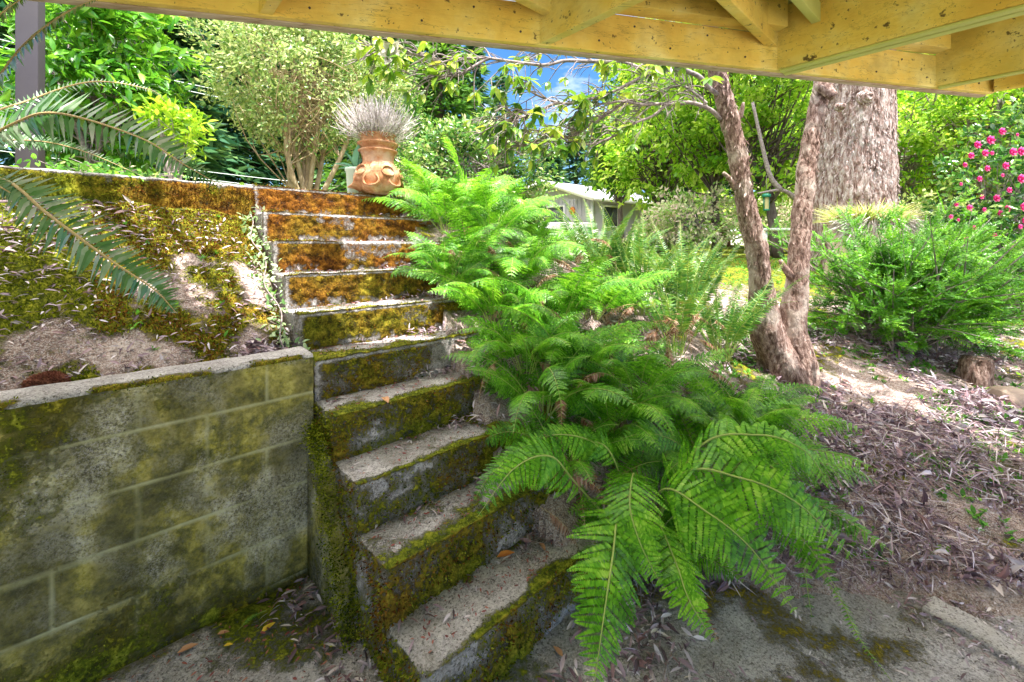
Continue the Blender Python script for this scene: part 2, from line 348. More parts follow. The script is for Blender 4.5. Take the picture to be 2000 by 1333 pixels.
def paint_mat():
    m, t = newmat('yellow_paint'); g = pos(t); n = noise(t, 3, 6, .6, g); n2 = noise(t, 40, 5, .6, g)
    c = ramp(t, n, [(.35, (.76, .5, .09)), (.5, (.88, .66, .15)), (.65, (.92, .8, .32))])
    c = mixc(t, ramp(t, noise(t, 16, 4, .6, g), [(.66, 0), (.70, .9)]), c, (.06, .035, .02))
    c = mixc(t, ramp(t, noise(t, 48, 3, .6, g), [(.66, 0), (.70, .85)]), c, (.08, .04, .02))
    c = mixc(t, ramp(t, noise(t, 5, 7, .7, g), [(.52, 0), (.7, .35)]), c, (.25, .17, .05))
    mpn = t.nodes.new('ShaderNodeMapping'); mpn.inputs['Rotation'].default_value = (0, 0, -R(12.6)); mpn.inputs['Scale'].default_value = (.45, 12, 18); t.links.new(g, mpn.inputs[0])
    gr = noise(t, 3, 8, .7, mpn.outputs[0])
    c = mixc(t, ramp(t, gr, [(.5, 0), (.8, .4)]), c, (.6, .38, .1))
    c = mixc(t, ramp(t, noise(t, 1.0, 6, .6, mpn.outputs[0], .15), [(.494, 0), (.499, .55), (.501, .55), (.506, 0)]), c, (.12, .06, .02))
    c = mixc(t, ramp(t, noise(t, 2.2, 5, .6, g), [(.5, 0), (.75, .5)]), c, (.42, .34, .08))
    finish(t, c, .55, gr, .5, .006, spec=.3); return m
M['paint'] = paint_mat()
M['rawwood'] = bark('raw_wood', [(.16, .08, .03), (.36, .2, .09), (.48, .3, .15)], (4, 22, 22), .4, .004)
M['paint_g'] = plain('pale_green_paint_and_bounce', (.6, .62, .2), .6, .18, 6)  # own colour of decking and brace; on joist strips stands for bounce light
M['paint_d'] = bark('weathered_paint', [(.3, .2, .12), (.48, .38, .3), (.62, .54, .44)], (3, 14, 14), .5, .004)

exec_later = []
# ------------------------------------------------------------------ terrain height
CP = np.array([  # x, y, z
    (.30, 1.62, -.03), (.62, 1.55, -.05), (1.33, 1.72, -.03), (1.74, 1.66, -.02), (2.6, 1.45, .0), (.2, 1.2, -.12), (1.5, 1.2, -.14), (3, 1.0, -.1), (.9, .6, -.2), (3.5, .5, -.1),
    (.55, 1.95, .12), (.95, 2.0, .12), (1.75, 2.43, .27), (2.33, 2.16, .2), (2.82, 2.77, .42), (2.08, 3.1, .45), (3.68, 3.42, .36), (3.4, 2.3, .22), (4.5, 2.6, .3), (4.2, 1.6, .1),
    (1.2, 2.6, .48), (.35, 2.6, .72), (.1, 2.15, .52), (.6, 3.1, .98), (1.2, 3.4, .88), (-.3, 3.2, 1.36), (-.55, 3.45, 1.62), (.2, 3.9, 1.42), (2.6, 4.84, .95), (1.6, 4.6, 1.1),
    (4.0, 4.6, .8), (3.6, 7.6, 1.08), (5.2, 4.6, .75), (4.8, 6.0, 1.05), (.2, 5.5, 1.6), (1.5, 7, 1.35), (6.5, 3, .4), (-1, 4.5, 1.74), (-1.2, 6.5, 1.75), (7, 6, 1.0), (6.5, .5, -.1)])
def _tps(r): return np.where(r > 1e-9, r * r * np.log(np.maximum(r, 1e-9)), 0)
_d = np.linalg.norm(CP[:, None, :2] - CP[None, :, :2], axis=-1); _n = len(CP)
_A = np.zeros((_n + 3, _n + 3)); _A[:_n, :_n] = _tps(_d) + np.eye(_n) * .02; _A[:_n, _n] = 1; _A[:_n, _n + 1:] = CP[:, :2]; _A[_n:, :_n] = _A[:_n, _n:].T
_W = np.linalg.solve(_A, np.concatenate([CP[:, 2], [0, 0, 0]]))
WID = [.72, .70, .68, .72, .77, .86, .97, 1.03, 1.06, 1.08]
def H(x, y):
    x = np.asarray(x, float); y = np.asarray(y, float); sh = x.shape; x = x.ravel(); y = y.ravel()
    out = np.zeros(len(x))
    for a in range(0, len(x), 40000):
        xx, yy = x[a:a + 40000], y[a:a + 40000]
        r = np.hypot(xx[:, None] - CP[:, 0], yy[:, None] - CP[:, 1])
        out[a:a + 40000] = _tps(r) @ _W[:_n] + _W[_n] + _W[_n + 1] * xx + _W[_n + 2] * yy
    far = 1.12 + .63 * sstep(1.5, -2.5, x - .12 * y)
    far = far + 2.4 * 0.3 * np.exp(-(((x - 5) / 9) ** 2 + ((y - 27) / 9) ** 2)) * sstep(12, 22, y)
    b = sstep(4.2, 7.5, np.hypot(x - 2.2, y - 2.8)); far = np.where(y < 1, np.minimum(far, -.15 + 0 * x), far)
    far = np.where((y >= 1) & (y < 5) & (x > 2), np.minimum(far, -.15 + (far + .15) * sstep(1, 5, y)), far)
    g = out * (1 - b) + far * b
    dx, dy = x - A0[0], y - A0[1]; s = dx * U[0] + dy * U[1]; t = dx * V[0] + dy * V[1]
    # right of the stairs: bury the ends of the steps
    wk = np.interp(s, np.arange(10) * GO, WID); stair = .18 + .7785 * s
    edge = np.exp(-((t - wk - .08) / .2) ** 2) * sstep(-.1, .1, s) * sstep(2.5, 2.2, s)
    g = g * (1 - edge) + edge * (stair - .05)
    # inside the stairs: keep low
    ins = (t > -.02) & (t < wk - .05) & (s > -.05) & (s < 2.1); g = np.where(ins, np.minimum(g, np.maximum(stair - .5, -.3)), g)
    # left of the stairs
    bank = .87 + .79 * (s - 1.09) - .05 * sstep(-.5, 0, t) + .06 * sstep(-.4, -1.6, t)
    left = np.where(s < .99, -.3, np.where(s < 2.16, bank, 1.74))
    g = np.where(t <= -.02, left, g)
    g = np.where((t > -.02) & (s > 2.1) & (t < 1.15), np.maximum(g, 1.74), g)
    g = np.where((t > -.05) & (t < 1.3) & (s < 0) , np.minimum(g, -.05), g)
    # lower paving stays clear
    g = np.where((s < -.0) & (t < 1.0), np.minimum(g, -.06), g)
    return g.reshape(sh)
def Hn(x, y):
    p = np.stack([np.ravel(x), np.ravel(y), np.zeros(np.size(x))], -1)
    n = (fbm(p, 2.5, 4, 3) - .5) * .10 + (fbm(p, 14, 3, 9) - .5) * .035
    return H(x, y) + (n * sstep(12, 3, np.hypot(p[:, 0], p[:, 1])) + 0).reshape(np.shape(x))
def lines(lo, hi, a, b, step, grow=1.22):
    l = list(np.arange(a, b, step)); q = step
    x = l[-1]
    while x < hi: q *= grow; x += q; l.append(x)
    q = step; x = a; pre = []
    while x > lo: q *= grow; x -= q; pre.append(x)
    return np.array(pre[::-1] + l)
gx = lines(-300, 400, -3.3, 4.6, .028); gy = lines(-40, 600, .3, 5.2, .028)
GX, GY = np.meshgrid(gx, gy, indexing='ij'); GZ = Hn(GX, GY)
gp = np.stack([GX, GY, GZ], -1).reshape(-1, 3)
_dx, _dy = gp[:, 0] - A0[0], gp[:, 1] - A0[1]; gs = _dx * U[0] + _dy * U[1]; gt = _dx * V[0] + _dy * V[1]
mo = fbm(gp * [1, 1, 0], 2.6, 5, 40) * .55 + fbm(gp * [1, 1, 0], 9, 4, 41) * .45
moss = np.where(gt < 0, sstep(.30, .50, mo) * .95, sstep(.46, .7, mo) * .75)
rust = np.where(gt < 0, np.clip(sstep(-1.1, -.2, gt) * (.2 + 1.0 * (fbm(gp, 4, 3, 77) - .3)), 0, 1), .2)
farm = sstep(4.2, 5.2, gp[:, 1]) * (gt > .5)
terr = MB(); terr.add(gp, grid_faces(len(gx), len(gy))[:, ::-1] if False else grid_faces(len(gx), len(gy)), moss=np.maximum(moss, farm * .9), rust=rust * (1 - farm), stain=sstep(.5, .75, fbm(gp, 1.3, 4, 91)) * .35)
T_ = terr.build('ground', M['dirt'], loc=(0, 0, 0), smooth=True); tag(T_, 'sloping garden ground of bare soil and moss', kind='structure')
def on_ground(x, y, dz=0.): return np.stack([x, y, Hn(x, y) + dz], -1)

# ------------------------------------------------------------------ patio slab
def slab():
    x = lines(-6, 7, -1.6, 3.2, .03); y = lines(-5, 2.6, .2, 2.5, .03)
    X_, Y_ = np.meshgrid(x, y, indexing='ij'); p = np.stack([X_, Y_, X_ * 0], -1).reshape(-1, 3)
    p[:, 2] = (fbm(p, 5, 4, 21) - .5) * .022
    dx, dy = p[:, 0] - A0[0], p[:, 1] - A0[1]; s = dx * U[0] + dy * U[1]; t = dx * V[0] + dy * V[1]
    p[:, 2] -= sstep(.86, .92, s) * (t < 0) * .02
    near = np.exp(-np.abs(s - .88) / .12) * (t < 0); m = fbm(p, 4, 5, 55)
    a = sstep(.48, .7, m) * .62 + near * .45
    mb = MB(); mb.add(p, grid_faces(len(x), len(y)), moss=a, rust=(t > .5) * .4 + 0., stain=sstep(.5, .7, fbm(p, 3, 5, 66)) * .5)
    o = mb.build('pavement', M['concrete'], loc=(0, 0, 0), smooth=True); tag(o, 'worn concrete paving littered with leaves', kind='structure'); return p, a
pav_p, pav_m = slab()

# ------------------------------------------------------------------ staircase
AX = np.array([[V[0], V[1], 0], [U[0], U[1], 0], [0, 0, 1.]])   # local x = t, y = s, z
stairs = thing('concrete_staircase', st(0, 0, 0), 'mossy concrete staircase of ten steps climbing past the block wall', 'staircase')
tuft_g, tuft_r = MB(), MB()
def tufts(mb, pts, nr, size, lean=.5):
    n = len(pts); d = nrm(nr + rng.normal(size=(n, 3)) * lean + [0, 0, .1]); scatter(mb, KITE, pts - nr * .003, d, rdir(n), size * rng.uniform(.6, 1.4, n), size * rng.uniform(.3, .7, n))
for k in range(10):
    s0, s1 = k * GO, k * GO + GO + .04; z1 = RI * (k + 1); z0 = -.05 if k < 6 else z1 - .5
    wdt = WID[k] + .15
    h = np.array([wdt / 2, (s1 - s0) / 2, (z1 - z0) / 2]); c = st((s0 + s1) / 2, wdt / 2, (z0 + z1) / 2)
    v, n_, f = rbox(h, .012, .0085, skip=((2, -1), (1, 1)))
    if k == 9: pass
    loc = v; wv = c + v @ AX; wn = n_ @ AX
    top = n_[:, 2] > .7; front = n_[:, 1] < -.7; side = n_[:, 0] < -.7
    fb = fbm(wv, 9, 4, 100 + k)
    # masks
    fr = fbm(wv, 5, 5, 140 + k); edge = np.exp(-(loc[:, 1] + h[1]) / .05)
    upper = sstep(4, 6, k + 0.)
    mtop = sstep(.46, .74, fr + .36 * edge - .12 * upper) * .95
    below = (h[2] - loc[:, 2])
    mfr = np.clip(1.15 - .9 * sstep(.1, .17, below) * sstep(.35, .6, fbm(wv, 16, 2, 180)), 0, 1) if k > 4 else np.clip(.5 + 1.5 * (fr - .4), 0, 1)
    mfr = np.where(fr < .36, mfr * .55, mfr)
    if k >= 4: mfr = mfr * sstep(.004, .022, below) * sstep(.0, .05, loc[:, 0] + h[0] + .01)
    mside = np.clip(.5 + 1.2 * (fr - .4), 0, 1) * (.95 if k < 5 else .45)
    m = np.where(top, mtop, np.where(front, mfr, mside))
    ru = np.where(front | side, np.clip([.32, .3, .3, .32, .38, .5, .72, .85, .92, .95][k] + (fbm(wv, 7, 3, 222) - .5) * 1.1, 0, 1), np.clip([0, 0, .0, .05, .15, .1, .2, .3, .3, .3][k] + 0 * fr, 0, 1))
    disp = (fb - .5) * .016 + m * (front | side) * (.003 + (.05 if k < 5 else .032) * (fbm(wv, 38, 3, 7, .6) - .4)) + m * top * .006
    wv2 = wv + wn * disp[:, None]
    if k < 9: wv2[:, 2] -= 0
    mb = MB(); mb.add(wv2, f, moss=m, rust=ru, stain=sstep(.5, .7, fbm(wv, 6, 4, 300)) * .5)
    so = mb.build('step', M['concrete'], stairs, smooth=True)
    cand = np.where((m > .45) & (wv[:, 2] > max(z1 - RI - .02, 0)) if not k < 5 else (m > .45) & (wv[:, 2] > 0))[0]
    cand = cand[(front | side | top)[cand]]
    if len(cand):
        q = rng.choice(cand, size=min(len(cand), 14000)); jit = rng.normal(size=(len(q), 3)) * .006
        pr = wv2[q] + jit; isr = ru[q] + rng.normal(size=len(q)) * .25 > .5; sz = np.where(top[q], .008, .012 if k < 5 else .009)
        tufts(tuft_g, pr[~isr], wn[q][~isr], sz[~isr]); tufts(tuft_r, pr[isr], wn[q][isr], sz[isr])
tag(tuft_g.build('green_moss', M['moss'], stairs), kind='stuff'); tag(tuft_r.build('rusty_moss', M['moss_rust'], stairs), kind='stuff')
# footing wedge low on the left side
mb = MB(); poly = np.array([(.44, -.02), (.52, .14), (.62, .36), (.69, .52), (.76, .60), (.885, .60), (.885, -.02)]); n = len(poly)
va = np.array([st(a, -.045, b) for a, b in poly]); vb = np.array([st(a, .02, b) for a, b in poly])
mb.add(np.vstack([va, vb]), [np.arange(n)[None], np.array([[i, i + n, (i + 1) % n + n, (i + 1) % n] for i in range(n)])], moss=np.full(2 * n, .25), stain=np.full(2 * n, .4))
ft = mb.build('footing', M['wall'], stairs)
mb = MB(); line = spline([st(.43, -.04, 0), st(.55, -.045, .2), st(.68, -.045, .5), st(.76, -.04, .61), st(.88, -.03, .62)], 900); pts = line + rng.normal(size=(900, 3)) * .014
mb2 = MB(); pp = np.repeat(pts, 5, 0) + rng.normal(size=(4500, 3)) * .01
tufts(mb2, pp + rng.normal(size=(4500, 3)) * [.012, .012, .02], np.tile([-V[0], -V[1], .3], (4500, 1)), .011, .8); tag(mb2.build('moss_ridge', M['moss'], stairs), kind='stuff')

# ------------------------------------------------------------------ block retaining wall
S_W, W_TOP, W_TH = .894, .943, .2
wall = thing('retaining_wall', st(S_W, -1.2, 0), 'mossy concrete block retaining wall beside the lower steps', 'wall')
def wall_mesh():
    t = np.arange(-3.4, -.012, .0095); z = np.arange(-.03, W_TOP - .012, .0095)
    T2, Z2 = np.meshgrid(t, z, indexing='ij'); d = np.zeros_like(T2); mort = np.zeros_like(T2)
    zl = [W_TOP - .165 - .191 * i for i in range(5)]
    wob = lambda a, sd: (fbm(np.stack([a.ravel(), a.ravel() * 0, a.ravel() * 0], -1), 6, 3, sd).reshape(a.shape) - .5) * .012
    for i, q in enumerate(zl):
        dz = np.abs(Z2 - q - wob(T2, 9 + i)); mort = np.maximum(mort, np.exp(-(dz / .0045) ** 2) * (1. if i else .8))
    tops = [W_TOP + .1] + zl; bots = zl + [-1]
    for i in range(6):
        off = -.2 if i % 2 == 0 else -.4
        for j in range(9):
            tj = off - .4 * j + .004; inside = (Z2 < tops[i]) & (Z2 > bots[i])
            dt = np.abs(T2 - tj - wob(Z2, 40 + i * 9 + j)); mort = np.maximum(mort, np.exp(-(dt / .0045) ** 2) * inside * .6)
    p = st(0, 0)[:, 0]; wv = np.stack([p[0] + U[0] * S_W + V[0] * T2, p[1] + U[1] * S_W + V[1] * T2, Z2], -1).reshape(-1, 3)
    mort = mort.ravel() * np.clip(-.35 + 2.3 * fbm(wv, 5, 4, 31), .08, 1)
    fr = fbm(wv, 2.6, 5, 12, .6); fr2 = fbm(wv * [1, 1, .35], 9, 4, 19)
    tt = T2.ravel(); zz = Z2.ravel()
    moss_ = .92 * sstep(.36, .80, fr + .14 * sstep(-.7, -1.5, tt) + .2 * np.exp(-zz / .12) + .16 * np.exp(-(W_TOP - zz) / .06) - .13 * sstep(-.9, -.2, tt) * sstep(.9, .4, zz))
    row = np.floor((W_TOP + .026 - zz) / .191); colm = np.floor((tt - .004 + np.where(row % 2 == 0, .2, 0)) / .4)
    blk = _h(row.astype(int), colm.astype(int), row.astype(int) * 0, 5)
    stain_ = .55 * blk + .75 * sstep(.42, .62, fr2 + .1 * sstep(-.5, -1.3, tt)) * .8
    nrmv = -np.array([U[0], U[1], 0])
    disp = -.008 * mort + (fbm(wv, 30, 4, 5) - .5) * .006 + moss_ * .007 * fbm(wv, 50, 3, 8) + (fbm(wv, 3, 2, 2) - .5) * .012
    v = wv + nrmv * disp[:, None]
    mb = MB(); mb.add(v, grid_faces(len(t), len(z))[:, ::-1], mortar=mort * (1 - .5 * moss_), moss=moss_ * .95, stain=stain_, rust=sstep(.55, .7, fr2) * .3)
    # top cap and right end: rounded sheet swept over the top
    prof = [(.0, W_TOP - .016), (.003, W_TOP - .006), (.010, W_TOP), (.05, W_TOP + .003), (.12, W_TOP + .004), (.18, W_TOP), (.198, W_TOP - .01), (.2, W_TOP - .2)]
    tl = np.concatenate([np.arange(-3.4, -.03, .012), [-.03, -.024, -.018]])
    vv = []; mm = []
    for a in tl:
        for s_, z_ in prof: vv.append(st(S_W + s_, a, z_))
    for (dt_, dz_) in ((.008, -.004), (.014, -.012), (.016, -.03), (.016, -.4), (.016, -1.0)):
        for s_, z_ in prof: vv.append(st(S_W + min(max(s_, .012), .19), -.028 + dt_, max(z_ + dz_, -.03) if dz_ > -.3 else W_TOP + dz_))
    vv = np.array(vv); L = len(tl) + 5
    vv[:, 2] += (fbm(vv, 12, 4, 61) - .5) * .016 * (vv[:, 2] > W_TOP - .1)
    ed = np.tile([1, 1, .9, .1, 0, 0, .3, .3], L); fr3 = fbm(vv, 7, 4, 71)
    capm = MB(); capm.add(vv, grid_faces(L, len(prof))[:, ::-1], moss=np.clip(ed * (sstep(.35, .5, fr3)) + sstep(.62, .7, fr3) * .8, 0, 1), rust=np.full(len(vv), .45), stain=sstep(.55, .7, fbm(vv, 5, 3, 4)) * .4)
    o = mb.build('block_face', M['wall'], wall, smooth=True); capm.build('coping', M['concrete'], wall, smooth=True)
    tm = MB(); q = rng.choice(np.where((moss_ > .5))[0], 26000); q = q[tt[q] > -2.0]
    tufts(tm, v[q] + rng.normal(size=(len(q), 3)) * .004, np.tile(nrmv, (len(q), 1)), .008, .7)
    e = np.where(capm.att['moss'][0][1] > .4)[0]; e = rng.choice(e, 3000); tufts(tm, vv[e] + rng.normal(size=(3000, 3)) * .005, np.tile([0, 0, 1.], (3000, 1)), .009, .7)
    # long hanging strands on the upper left
    mo_ = tm.build('moss', M['moss'], wall); tag(mo_, kind='stuff')
wall_mesh()

# upper garden wall at the top of the bank
uw = thing('garden_wall', st(2.08, -1, 1.6), 'low concrete wall at the top of the mossy bank', 'wall')
def upper_wall():
    v, n_, f = rbox(np.array([1.7, .1, .2]), .012, .015, skip=((2, -1), (1, 1))); c = st(2.18 + .004, -1.705, 1.6)
    wv = c + v @ AX; wn = n_ @ AX; fr = fbm(wv, 6, 4, 3); front = n_[:, 1] < -.7
    m = np.where(front, np.clip(1.1 - .5 * (fr < .4), 0, 1) * sstep(.004, .022, .2 - v[:, 2]), sstep(.55, .7, fr) * .5)
    wv2 = wv + wn * ((fbm(wv, 10, 3, 1) - .5) * .014 + m * front * .02 * (fbm(wv, 42, 3, 7) - .3))[:, None]
    ru = np.clip(.75 + (fbm(wv, 5, 3, 88) - .5) * 1.5 - .75 * sstep(-.15, -1.0, v[:, 0] - 1.7), 0, 1)
    mb = MB(); mb.add(wv2, f, moss=m, rust=ru); mb.build('wall_body', M['concrete'], uw, smooth=True)
    cand = np.where((m > .5) & (wv[:, 2] > 1.55))[0]; q = rng.choice(cand, 16000); isr = ru[q] > .5
    a, b = MB(), MB(); pr = wv2[q] + rng.normal(size=(len(q), 3)) * .006
    tufts(a, pr[~isr], wn[q][~isr], .013); tufts(b, pr[isr], wn[q][isr], .013)
    tag(a.build('green_moss', M['moss'], uw), kind='stuff'); tag(b.build('rusty_moss', M['moss_rust'], uw), kind='stuff')
upper_wall()

# ------------------------------------------------------------------ deck overhead
HB = .85
RD = nrm([4.026, .904]); RN = np.array([RD[1], -RD[0]])  # RN points to the camera side
RP = np.array([-1.463, 1.529])
CORN = RP + RD * (2.68 + 1.463) / RD[0]
deck = thing('wooden_deck', (0, 0, EYE + HB), 'yellow painted wooden deck frame overhead', 'deck')
def beam(name, a, b, wdt, z0, z1, side, mat, parent=deck, bev=.004):
    """beam whose outer lower edge runs a->b in plan; side = unit vector pointing to its body"""
    a, b = np.array(a, float), np.array(b, float); L = np.linalg.norm(b - a); d = (b - a) / L; sd = np.array(side)
    c = (a + b) / 2 + sd * wdt / 2; mb = MB(); sv = np.array([*sd, 0]); dv = np.array([*d, 0])
    if np.cross(d, sd) < 0: dv = -dv
    box(mb, (*c, EYE + (z0 + z1) / 2), L, wdt, z1 - z0, [dv, sv, [0, 0, 1]], bev); return mb.build(name, mat, parent)
beam('rim_beam', RP - RD * 4 + RN * .04, CORN + RN * .04, .03, HB, HB + .17, RN, [M['paint']])
_b = RP - RD * 4 + RN * .0
beam('drip_board', RP - RD * 4, CORN, .0385, HB - .004, HB + .19, RN, M['paint_d'])
JP = [RP + RD * (x + 1.463) / RD[0] for x in (-2.0, -.95, .1, 1.27, 2.26)]
# ledger pieces along the rim, between the joists
for i in range(len(JP)):
    a = JP[i]; b = JP[i + 1] if i < 4 else CORN
    if i == 0: a0 = RP - RD * 4
    a2, b2 = a + RD * .07 + RN * .066, b - RD * .012 + RN * .066
    beam('ledger', a2, b2, .08, HB + .172, HB + .30, RN, M['paint'])
beam('ledger', RP - RD * 4 + RN * .066, JP[0] + RN * .066 - RD * .02, .08, HB + .172, HB + .3, RN, M['paint'])
for i, j in enumerate(JP):
    st_ = j + RN * .068; side = V
    e = st_ - U * 4.2
    beam('joist', st_, e, .042, HB + .004, HB + .30, side, M['paint'])
    if i in (3, 4): beam('bounce_lit_strip', st_ + V * .002 - U * .01, e + V * .002, .038, HB - .008, HB + .003, side, M['paint_g'])  # pale strip added to show bounce light on the joist's underside
    if i == 3: beam('bounce_lit_strip', st_ + V * .058 - U * .01, e + V * .058, .038, HB - .006, HB + .005, side, M['paint_g'])  # second pale strip, its colour also stands for bounce light from below
    if i == 3: beam('joist', st_ + V * .056, e + V * .056, .042, HB + .006, HB + .298, side, M['paint'])
# cross blocking and a diagonal brace
for q, zz in ((.62, .03), (1.5, .06)):
    for i in range(2):
        a = JP[i + 1] - U * q + V * .045; b = a + V * (np.dot(JP[i + 2] - JP[i + 1], V) - .05) if i < 2 else a + V * .8
        beam('blocking', a, b, .042, HB + zz + .08, HB + .298, -U, M['paint'])
beam('brace', P(1590, 45, 2.0)[:2] + 0, P(1500, -90, 1.62)[:2], .04, HB + .17, HB + .26, RN, M['paint_g'])
# side beam and raw end block
beam('rim_beam', CORN - RD * .004 + RN * .07, CORN - U * 4.2, .05, HB + .003, HB + .2, -V, M['paint'])
beam('raw_block', CORN + V * .002 - U * .05, CORN - U * 1.2 + V * .002, .05, HB + .03, HB + .24, V, M['rawwood'])
# boards end at the deck's right side: rebuild with individual lengths
mb = MB()
for i in range(30):
    q = .03 + i * .146; rp = RP + RN * q
    # intersect line rp + RD*k with side line CORN - U*m
    Amat = np.array([[RD[0], U[0]], [RD[1], U[1]]]); k = np.linalg.solve(Amat, CORN - rp)[0]
    L = k + 3.8; c = rp + RD * (k - L / 2)
    box(mb, (*c, EYE + HB + .332), L, .1445, .036, [[RD[0], RD[1], 0], [-RD[1], RD[0], 0], [0, 0, 1]], .001)
mb.build('decking', M['paint_g'], deck)

for k in range(26):
    q = RP + RD * (-.6 + k * .19 + .03 * math.sin(k * 7)) + RN * .071; z_ = EYE + HB + (.045 if k % 2 else .125)
    mb = MB(); qa = np.array([*q, z_]); tube(mb, [qa, qa + [RN[0] * .003, RN[1] * .003, 0]], [.0045], 8); mb.build('nail_head', M['dark_bark'], deck)
# ------------------------------------------------------------------ ferns
def frond(lf, stem, path, width, up=(0, 0, 1), bip=True, npair=21, start=.18, hang=.15, curl=0.):
    path = spline(path, 60); L = np.linalg.norm(np.diff(path, axis=0), axis=1).sum()
    d, _, _ = frames(path); upv = np.tile(np.array(up, float) + ([0, -.5, 0] if bip else [0, -.3, 0]) + rng.normal(size=3) * [.25, .2, 0], (60, 1)); side = nrm(np.cross(d, upv)); nor = np.cross(side, d)
    if stem is not None: tube(stem, path, [L * .0048, L * .003, .0008], 5, False)
    u = start + (1 - start) * (np.arange(npair) + .5) / npair; u = u ** .95
    idx = u * 59; i0 = np.minimum(idx.astype(int), 58); fr = (idx - i0)[:, None]
    p = path[i0] * (1 - fr) + path[i0 + 1] * fr; dd = d[i0]; ss = side[i0]; nn = nor[i0]
    uu = (u - start) / (1 - start)
    wl = width * .5 * np.clip(np.minimum(.35 + 2.6 * uu, 1) * (1 - uu) ** .72 * 1.12 + .02, 0, 1)
    for sg in (-1, 1):
        ang = R(68) + rng.normal(size=npair) * .05
        ln = wl * rng.uniform(.88, 1.08, npair); j = rng.normal(size=(npair, 3)) * .05
        pd = nrm(dd * np.cos(ang)[:, None] + sg * ss * np.sin(ang)[:, None] - nn * hang + j)
        if not bip:
            scatter(lf, (KITE[0] * [1, 1, 1] + np.array([[0, 0, 0], [0, -.22, 0], [0, 0, -.12], [0, -.22, 0]]), KITE[1]), p, pd, nn + rng.normal(size=(npair, 3)) * .25, ln, np.minimum(ln * .24, L * (1 - start) / npair * 1.05))
            continue
        m = 18 if np.mean(path[:, 1]) < 2.1 else 9; w_ = (np.arange(m) + .5) / m
        bow = -nn[:, None] * (w_ ** 2)[None, :, None] * (ln * .22)[:, None, None]
        q = p[:, None] + pd[:, None] * (ln[:, None] * w_)[..., None] + bow
        pn = nrm(np.cross(pd, np.cross(nn, pd)));  bs = nrm(np.cross(pd, pn))
        lw = np.minimum(ln * .30, L * (1 - start) / npair * .72)[:, None] * np.clip((1 - w_) ** .7 + .06, 0, 1)[None]
        for s2 in (-1, 1):
            dr = nrm(s2 * bs[:, None] * .9 + pd[:, None] * .45 - pn[:, None] * .1 + rng.normal(size=(npair, m, 3)) * .035)
            nl = np.broadcast_to(pn[:, None], dr.shape) + rng.normal(size=dr.shape) * .07
            lwf = lw.ravel(); scatter(lf, KITE, q.reshape(-1, 3), dr.reshape(-1, 3), nl.reshape(-1, 3), lwf, np.broadcast_to((ln / m * 1.32)[:, None], (npair, m)).ravel())
    return L
def arch(base, az, L, e0, e1, n=7, twist=0.):
    """arching frond path: elevation goes from e0 to e1 (degrees)"""
    p = np.array(base, float); out = [p.copy()]
    for i in range(n):
        q = (i + .5) / n; e = R(e0 + (e1 - e0) * q ** 1.3); a = az + twist * q
        p = p + L / n * np.array([math.cos(e) * math.cos(a), math.cos(e) * math.sin(a), math.sin(e)]); out.append(p.copy())
    return out
def fern(name, label, base, fr, mat, bip=True, group='ferns beside the steps', stem='rachis', cat='fern', npair=21, up=(0, 0, 1)):
    """fr: list of (path, width)"""
    root = thing(name, base, label, cat, group)
    for path, wdt in fr:
        lf, sm = MB(), MB(); frond(lf, sm, path, wdt, up=up, bip=bip, npair=npair, hang=.15 if bip else .05)
        fo = lf.build('frond', mat, root); sm.build('stalk', M[stem], fo)
    return root
def clump_fr(base, n, L, W, e0=(60, 80), e1=(-35, 0), az=(0, 360), seed=0):
    r = random.Random(seed); out = []
    for i in range(n):
        a = R(az[0] + (az[1] - az[0]) * ((i + r.random() * .8) / n)); l = L * r.uniform(.7, 1.1)
        b = np.array(base) + [math.cos(a) * .04, math.sin(a) * .04, 0]
        out.append((arch(b, a, l, r.uniform(*e0), r.uniform(*e1), twist=r.uniform(-.3, .3)), W * l / L * r.uniform(.85, 1.1)))
    return out
def gb(x, y, dz=0.): return (x, y, float(Hn(np.array([x]), np.array([y]))[0]) + dz)

# foreground lady fern with fronds reaching over the lowest steps
b1 = gb(.60, 1.98, .03)
f1 = [([b1, P(1215, 985, 1.72), P(1195, 1100, 1.42), P(1178, 1215, 1.28), P(1160, 1345, 1.17)], .27),
      ([b1, P(1130, 950, 1.75), P(1075, 892, 1.68), P(1005, 915, 1.6), P(932, 1010, 1.5)], .24),
      ([b1, P(1330, 930, 1.75), P(1450, 935, 1.62), P(1560, 985, 1.55), P(1665, 1090, 1.5)], .33),
      ([b1, P(1280, 1020, 1.7), P(1320, 1100, 1.5), P(1345, 1170, 1.4), P(1395, 1255, 1.32)], .2),
      ([b1, P(1290, 960, 1.72), P(1380, 1000, 1.56), P(1470, 1075, 1.46), P(1555, 1200, 1.4)], .3),
      ([b1, P(1240, 930, 1.8), P(1230, 985, 1.6), P(1250, 1060, 1.5), P(1290, 1140, 1.42)], .26),
      ([b1, P(1200, 900, 1.85), P(1150, 860, 1.85), P(1080, 850, 1.8), P(1010, 880, 1.75)], .2),
      ([b1, P(1360, 880, 1.8), P(1480, 850, 1.75), P(1570, 880, 1.7), P(1620, 950, 1.68)], .26)]
f1 = [(a_, w_ * 1.25) for a_, w_ in f1] + clump_fr(b1, 18, .62, .30, seed=3, e0=(45, 78), e1=(-45, -5))
fern('lady_fern', 'large bright lady fern spilling over the lowest steps', b1, f1, M['fern_b'])
b2 = gb(.98, 2.12, .03)
fern('lady_fern', 'wide lady fern spreading over leaf litter right of the foreground fern', b2, clump_fr(b2, 22, .68, .32, seed=5, e0=(35, 75), e1=(-50, -5)) +
     [([b2, P(1480, 900, 1.9), P(1560, 980, 1.75), P(1570, 1100, 1.68), P(1590, 1235, 1.62)], .16)], M['fern'])
